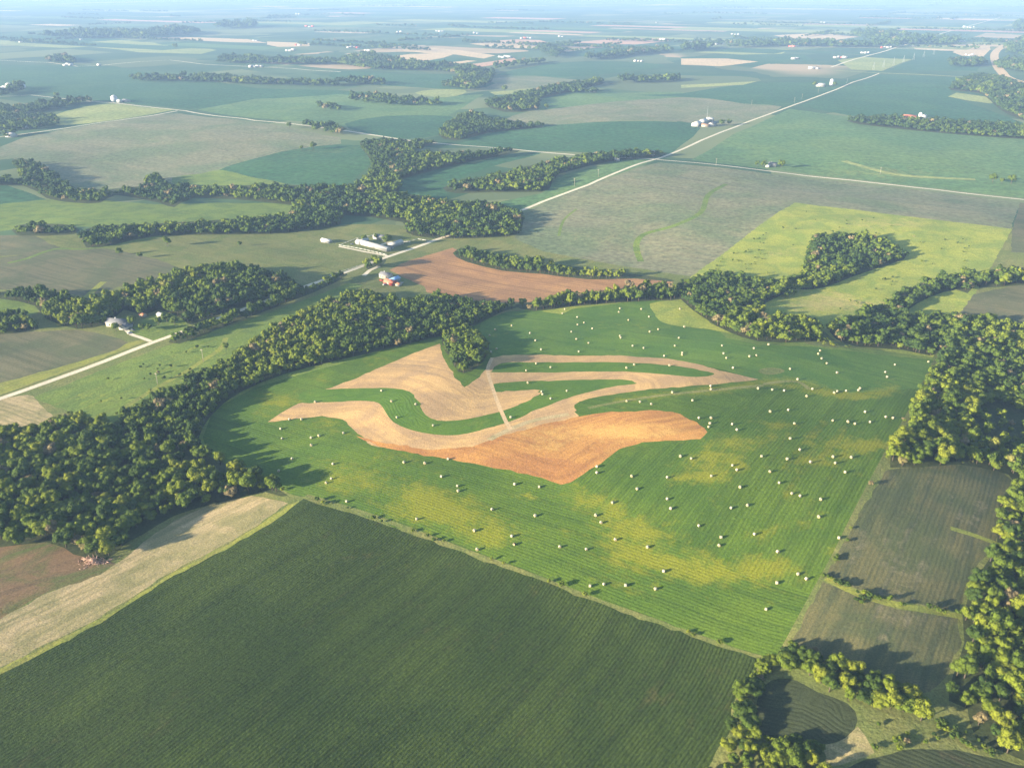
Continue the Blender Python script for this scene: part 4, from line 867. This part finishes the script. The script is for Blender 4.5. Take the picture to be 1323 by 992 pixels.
# grey-roofed house by the driveway
building('house', 155, 420, 22, 11, 4.0, VA + 20, 'cream', 'grey', 'long grey-roofed house among trees at the end of the curved driveway', 'house')
building('garage', 163, 424, 10, 8, 3.2, RA + 20, 'white', 'grey', 'grey-roofed garage at the driveway end, in front of the long house', 'garage')
building('shed', 209, 409, 8, 5, 2.6, VA, 'white', 'white', 'small white shed behind the lawn trees of the grey-roofed house', 'shed')
building('shed', 185, 409, 6, 5, 2.6, VA, 'cream', 'rust', 'small rusty-roofed shed half hidden behind the grey-roofed house', 'shed')
# white farm: long low white wings round a court
building('barn', 482, 319, 56, 8, 3.2, VA - 8, 'white', 'white', 'long low white barn along the front of the white farm', 'barn')
building('barn', 468, 314, 18, 7, 3.4, RA, 'white', 'white', 'white barn wing at the left end of the white farm', 'barn')
building('barn', 511, 317, 22, 8, 3.4, RA, 'white', 'white', 'white barn wing at the right end of the white farm', 'barn')
building('shed', 493, 309, 22, 8, 4, VA, 'grey', 'grey', 'low grey shed at the back of the white farm courtyard', 'shed')
building('shed', 422, 313, 14, 6, 3, VA, 'grey', 'silver', 'small grey shed alone in the pasture left of the white farm', 'shed')
# shady farmyard
building('shed', 504, 367, 12, 8, 3.2, VA, 'red', 'red', 'red-roofed shed in the shady farmyard behind the road bend', 'shed')
building('shed', 510, 363, 11, 7, 3, RA, 'blue', 'blue', 'blue-roofed shed behind the red-roofed shed in the farmyard', 'shed')
building('farmhouse', 499, 359, 13, 9, 4.5, VA, 'cream', 'grey', 'grey-roofed farmhouse in the shady farmyard behind the road bend', 'house')
building('shed', 514, 369, 7, 5, 2.5, VA, 'white', 'rust', 'tiny rusty-roofed shed at the right of the shady farmyard', 'shed')
building('barn', 642, 284, 16, 10, 4, RA, 'white', 'white', 'white barn at the wood edge beside the straight gravel road', 'barn')
# white farm by the straight road
for a in ((900,163,22,14,6,'white','white','barn','leftmost white barn of the farm left of the straight road'),(908,160,26,14,6,'white','white','barn','largest white barn of the farm left of the straight road'),
          (917,158,14,10,7,'white','white','farmhouse','tall white farmhouse of the farm left of the straight road'),(920,163,22,12,5,'white','grey','barn','grey-roofed barn at the farm left of the straight road'),
          (911,164,16,9,4,'cream','brown','shed','brown-roofed shed in front of the farm left of the straight road')):
    building(a[7], a[0], a[1], a[2], a[3], a[4], VA if a[0] % 2 else RA, a[5], a[6], a[8], 'house' if a[7] == 'farmhouse' else a[7], 1, 1.15)
# red barn farm
building('barn', 1174, 156, 32, 18, 9, VA, 'red', 'red', 'big red barn above the tree belt in the right distance', 'barn')
building('barn', 1198, 157, 26, 12, 5, VA, 'red', 'white', 'low red barn with white roof right of the big red barn', 'barn')
building('barn', 1193, 153, 20, 12, 6, RA, 'white', 'white', 'white barn behind the low red barn', 'barn')
building('shed', 1157, 154, 14, 9, 4, VA, 'white', 'white', 'white shed left of the big red barn', 'shed')
bin_(1189, 151, 4.5, 8, 'small pale grain bin between the red barn farm buildings')
# roadside homestead, crossroads houses
building('farmhouse', 998, 215, 14, 9, 5, VA, 'white', 'grey', 'white farmhouse of the small roadside homestead right of the crossroads', 'house')
building('shed', 992, 216, 8, 6, 3, RA, 'white', 'white', 'white shed left of the farmhouse at the small roadside homestead', 'shed')
building('farmhouse', 840, 200, 16, 10, 6, VA, 'white', 'white', 'white farmhouse at the crossroads beside the wood end', 'house')
building('shed', 797, 208, 9, 6, 4, VA, 'white', 'white', 'small white shed under the wood left of the crossroads', 'shed')
# white bin farm
building('barn', 1060, 112, 26, 14, 7, VA, 'white', 'white', 'white barn between trees beside the far straight road', 'barn')
bin_(1074, 111, 6, 18, 'tall white silo between trees beside the far straight road')
bin_(148, 131, 9, 12, 'white grain bin at the left end of the long gravel road')
building('barn', 163, 132, 20, 12, 5, VA, 'white', 'grey', 'grey-roofed barn right of the white grain bin', 'barn')
building('farmhouse', 155, 132.5, 14, 10, 5, VA, 'white', 'white', 'white farmhouse next to the white grain bin', 'house')
# left edge farms
for a in ((15,177,24,14,6,'white','white','barn','white barn in yellow grass at the left edge'),(4,167,26,14,5,'white','white','barn','white barn half hidden at the left edge below the trees'),
          (46,162,16,10,5,'white','white','farmhouse','white house at the right end of the left edge trees'),(57,162,14,10,5,'grey','silver','shed','silver shed right of the white house in the left edge trees'),
          (33,166,12,8,4,'silver','silver','shed','green-grey shed in the middle of the left edge trees')):
    building(a[7], a[0], a[1], a[2], a[3], a[4], VA, a[5], a[6], a[8], 'house' if a[7] == 'farmhouse' else a[7])
for a in ((8,116,30,16,7,'leftmost white barn of the farm cluster on the far left'),(13,113,24,14,9,'tallest white barn of the farm cluster on the far left'),(2,117,26,14,6,'white barn cut by the left edge in the far farm cluster')):
    building('barn', a[0], a[1], a[2], a[3], a[4], VA, 'white', 'white', a[5], 'barn')
bin_(23, 114.5, 6, 9, 'left grain bin right of the far left farm cluster'); bin_(31, 114, 6, 9, 'right grain bin right of the far left farm cluster')
# far farms: px, py, number of buildings, spread
FAR = [(88,85,3,'the far left road bend'),(128,85,1,'the far left road past the bend'),(331,87,4,'the long tree belt in the left distance'),(375,66,3,'the tan farmyard in the left distance'),(385,59,2,'the upper end of the tan farmyard'),
       (330,53,2,'the long tan field in the left distance'),(30,55,3,'the pale fields in the far left'),(186,48,2,'the far left hedgerows'),(105,52,1,'the far left tree line'),(456,62,4,'the wooded village in the central distance'),(475,66,2,'the right end of the wooded village'),
       (516,42,2,'the far centre left horizon'),(568,41,3,'the far centre horizon'),(652,75,4,'the reddish field in the central distance'),(615,44,2,'the first horizon farm right of centre'),
       (680,50,4,'the reddish strip near the horizon'),(725,48,2,'the right end of the reddish strip'),(766,120,1,'the tree-lined farm in the central distance'),(825,80,3,'the far creek crossing'),
       (858,52,3,'the pale fields right of centre'),(950,45,3,'the hazy fields right of centre'),(890,56,3,'the far wood right of centre'),(928,58,3,'the far village right of centre'),(1025,61,3,'the end of the light hay strip'),(1027,77,2,'the teal strip field at right'),(1052,89,3,'the trees at the far crossroads'),
       (1085,75,4,'the red-soil farm by the far road'),(1118,69,3,'the far road near the village'),(1145,62,4,'the near edge of the far village'),(1180,60,3,'the tan strip behind the village'),(1252,36,4,'the hazy road near the horizon'),
       (1252,72,3,'the bare ground beside the highway'),(1244,55,2,'the village side of the highway'),(1315,68,2,'the trees inside the highway curve'),(645,30,2,'the horizon haze at centre'),(848,30,1,'the horizon haze right of centre'),(400,35,3,'the horizon haze left of centre'),(385,13+6,2,'the top left horizon haze'),
       (1063,30,2,'the long pale field close to the horizon'),(1232,25,1,'the horizon above the far road')]
SIDE = ['left', 'second', 'third', 'right']
for (px, py, n_, where) in FAR:
    ppm = F / (CAM_H / math.sin(PITCH + math.atan((py - CY) / F)))     # pixels per metre there
    for k2 in range(n_):
        L = max(18, min(45, 3.1 / ppm)) * g.uniform(0.8, 1.25)
        nm = 'leftmost' if k2 == 0 else 'rightmost' if k2 == n_ - 1 else SIDE[k2]
        red = g.random() < 0.12
        lab = (f'{"lone" if n_ == 1 else nm} {"reddish" if red else "white"} barn of the far farm by {where}')
        building('barn', px + (k2 - (n_ - 1) / 2) * 4.0, py + g.uniform(-.6, .6), L, L * .55, L * .28, VA + g.choice((0, 90)), 'red' if red else 'white', 'red' if red else 'white', lab, 'barn', 0 if py < 60 else 1)

# ------------------------------------------------------------------ parked vehicles
CARM = {k: simple('car_' + k, c, 0.3, 0.03) for k, c in dict(white=(0.5, 0.5, 0.5), dark=(0.05, 0.06, 0.08), red=(0.35, 0.04, 0.03), silver=(0.35, 0.36, 0.38)).items()}
TYRE = simple('tyre', (0.02, 0.02, 0.02))
def car(px, py, rot, col, label, pickup=False):
    x, y = ground(px, py); x, y = float(x), float(y)
    root = bpy.data.objects.new('parked_car', None); C.objects.link(root); root.location = (x, y, float(height(x, y))); root.rotation_euler = (0, 0, R(rot)); root['label'] = label; root['category'] = 'pickup' if pickup else 'car'
    def slab(x0, x1, w0, z0, x2, x3, w1, z1):
        v = np.array([(x0, -w0, z0), (x1, -w0, z0), (x1, w0, z0), (x0, w0, z0), (x2, -w1, z1), (x3, -w1, z1), (x3, w1, z1), (x2, w1, z1)], float)
        q = [(0, 3, 2, 1), (4, 5, 6, 7), (0, 1, 5, 4), (1, 2, 6, 5), (2, 3, 7, 6), (3, 0, 4, 7)]
        return v, np.array([t for a, b, c, d in q for t in ((a, b, c), (a, c, d))])
    child('body', join([slab(-2.4, 2.4, .92, .35, -2.35, 2.3, .9, .95), slab(-2.35, 2.3, .9, .95, -2.3, 1.9, .85, 1.08)]), CARM[col], root)
    a_, b_ = (-.3, 1.3) if pickup else (-2.0, 1.3)
    child('cabin', slab(a_, b_, .84, 1.08, a_ + .25, b_ - .6, .68, 1.62), GLASS, root)
    child('roof', slab(a_ + .25, b_ - .6, .7, 1.622, a_ + .3, b_ - .7, .66, 1.70), CARM[col], root)
    for sx in (-1.5, 1.5):
        for sy in (-1, 1): child('wheel', tube((sx, sy * .72, .36), (sx, sy * .96, .36), .36, .36, 12), TYRE, root)
car(168, 430.5, RA, 'white', 'white car parked at the driveway bend of the grey-roofed house')
car(172, 427, VA, 'dark', 'dark car parked beside the garage of the grey-roofed house')
car(493, 363, VA, 'red', 'red pickup in the shady farmyard behind the road bend', True)
car(519, 366, RA, 'white', 'white pickup at the right side of the shady farmyard', True)
car(497, 368, RA, 'silver', 'silver car left of the red-roofed shed in the farmyard')
car(506, 321, VA, 'silver', 'silver car parked in front of the right wing of the white farm')
car(455, 316, VA, 'dark', 'dark pickup on the yard lane left of the white farm', True)
# ------------------------------------------------------------------ poles, tower, fence, brush pile
WOODM = simple('pole_wood', (0.30, 0.27, 0.22)); STEEL = simple('steel', (0.30, 0.31, 0.32), 0.5)
def pole(px, py, h, label, k=1.0):
    x, y = ground(px, py); x, y = float(x), float(y)
    root = bpy.data.objects.new('utility_pole', None); C.objects.link(root); root.location = (x, y, float(height(x, y))); root.rotation_euler = (0, 0, R(VA))
    root['label'] = label; root['category'] = 'utility pole'; root['group'] = 'utility poles along the roads'
    child('post', tube((0, 0, -.5), (0, 0, h), .25 * k, .17 * k, 6), WOODM, root)
    child('crossarm', boxm(-1.3, 1.3, -.12 * k, .12 * k, h - 1.2, h - .9), WOODM, root)
    for s in (-1.1, 0, 1.1): child('insulator', tube((s, 0, h - .9), (s, 0, h - .6), .09, .06, 6), STEEL, root)
for (px, py, h, lab) in ((263,467,12,'utility pole on the pasture near the bright grassy track'),(204,497,11,'utility pole standing in the middle of the green pasture wedge'),
        (742,241,13,'utility pole beside the straight road below the crossroads'),(773,229,13,'utility pole nearest below the crossroads'),(925,214,13,'utility pole on the road right of the crossroads'),
        (971,136,14,'utility pole on the pale field left of the straight road'),(1026,133,14,'utility pole on the left verge of the straight road, nearest'),(1036,128,14,'second utility pole on the left verge of the straight road'),
        (1057,120,14,'utility pole beside the white barn trees'),(1094,108,14,'utility pole close to the far crossroads'),(1137,225,12,'utility pole on the broad field right of the crossroads'),(489,338,11,'utility pole at the bend of the gravel road')):
    pole(px, py, h, lab)
x, y = ground(913, 157); tw = bpy.data.objects.new('radio_mast', mesh_np('radio_mast', *join([tube((0, 0, 0), (0, 0, 34), .3, .12, 5)] + [tube((-1.2, 0, z), (1.2, 0, z), .12, .12, 4) for z in range(6, 38, 4)]), STEEL)); C.objects.link(tw)
tw.location = (float(x), float(y), float(height(x, y))); tw['label'] = 'tall thin mast rising behind the white farm left of the straight road'; tw['category'] = 'mast'
for i in range(7):
    px, py = 1128 + i * 13, 91 - i * 3.3
    x, y = ground(px, py); hgt = 30
    m_ = join([tube((s1 * 3, s2 * 3, 0), (0, 0, hgt), .28, .16, 4) for s1 in (-1, 1) for s2 in (-1, 1)] + [tube((-7, 0, hgt * .7), (7, 0, hgt * .7), .2, .2, 4), tube((-5, 0, hgt * .88), (5, 0, hgt * .88), .2, .2, 4)])
    o = bpy.data.objects.new('transmission_tower', mesh_np('transmission_tower', *m_, STEEL)); C.objects.link(o); o.location = (float(x), float(y), float(height(x, y))); o.rotation_euler = (0, 0, R(RA))
    o['label'] = ('nearest' if i == 0 else 'farthest' if i == 6 else ORD[i]) + ' steel pylon in the line running up right of the far crossroads' ; o['category'] = 'pylon'; o['group'] = 'pylons beyond the far crossroads'
def fence(pts, label, h=1.3, step=6.0):
    gp = gpts(pts); root = bpy.data.objects.new('board_fence', None); C.objects.link(root); root.location = (gp[0][0], gp[0][1], float(height(*gp[0]))); o0 = np.array(root.location)
    root['label'] = label; root['category'] = 'fence'
    rails, posts = [], []
    for a, b in zip(gp[:-1], gp[1:]):
        L = np.linalg.norm(b - a); n_ = max(1, int(L / step)); q = [a + (b - a) * k / n_ for k in range(n_ + 1)]
        q3 = [np.array((p[0], p[1], float(height(*p)))) - o0 for p in q]
        for p, r_ in zip(q3[:-1], q3[1:]):
            for z in (0.5, 0.9, 1.3): rails.append(tube(p + (0, 0, z), r_ + (0, 0, z), .11, .11, 4))
        for p in q3: posts.append(tube(p, p + (0, 0, h + .15), .12, .12, 4))
    child('rails', join(rails), WHITE, root)
    for p in posts[:100]: child('post', p, WHITE, root)
fence([(438,317.5),(460,309),(481,305),(505,310)], 'white board fence along the back left of the white farm')
fence([(438,317.5),(470,323),(500,330)], 'white board fence along the front of the white farm driveway')
fence([(527,313),(540,309.5),(558,312.5)], 'white board fence right of the white farm')
fence([(425,357),(445,350),(470,342),(490,336)], 'long white board fence beside the gravel road below the white farm')
# brush pile
bx, by = (float(q) for q in ground(121, 726)); parts = []
g2 = random.Random(5)
for i in range(110):
    a = g2.uniform(0, 6.28); r_ = abs(g2.gauss(0, 3.6)); c = np.array((math.cos(a) * r_ * 1.5, math.sin(a) * r_ * .8, max(.1, 2.0 - r_ * .35) * g2.random() + .1))
    d = np.array((g2.gauss(0, 1), g2.gauss(0, 1), g2.gauss(0, .35))); d /= np.linalg.norm(d); L = g2.uniform(1, 3)
    parts.append(tube(c - d * L, c + d * L, g2.uniform(.1, .3), .06, 5))
bpile = bpy.data.objects.new('brush_pile', mesh_np('brush_pile', *join(parts), simple('dead_wood', (0.36, 0.24, 0.19), .9, .4))); C.objects.link(bpile)
bpile.location = (bx, by, float(height(bx, by))); bpile['label'] = 'heap of dead pinkish-brown branches at the lower edge of the left wood'; bpile['category'] = 'brush pile'

# ------------------------------------------------------------------ haze
zt = CAM_H + 3; hv, hf = boxm(-95000, 95000, -21000, 66000, -60, zt)
hm = bpy.data.materials.new('haze'); hm.use_nodes = True; hn = hm.node_tree; hn.nodes.clear()
ho = hn.nodes.new('ShaderNodeOutputMaterial'); pv = hn.nodes.new('ShaderNodeVolumePrincipled'); hn.links.new(pv.outputs[0], ho.inputs['Volume'])
pv.inputs['Color'].default_value = HAZE_C; pv.inputs['Density'].default_value = HAZE_D; pv.inputs['Anisotropy'].default_value = 0.0
o = bpy.data.objects.new('haze', mesh_np('haze', hv, hf, hm)); C.objects.link(o); setkind(o, 'stuff', 'thin blue summer haze over the farmland', 'haze')
print('done', time.time() - t0)
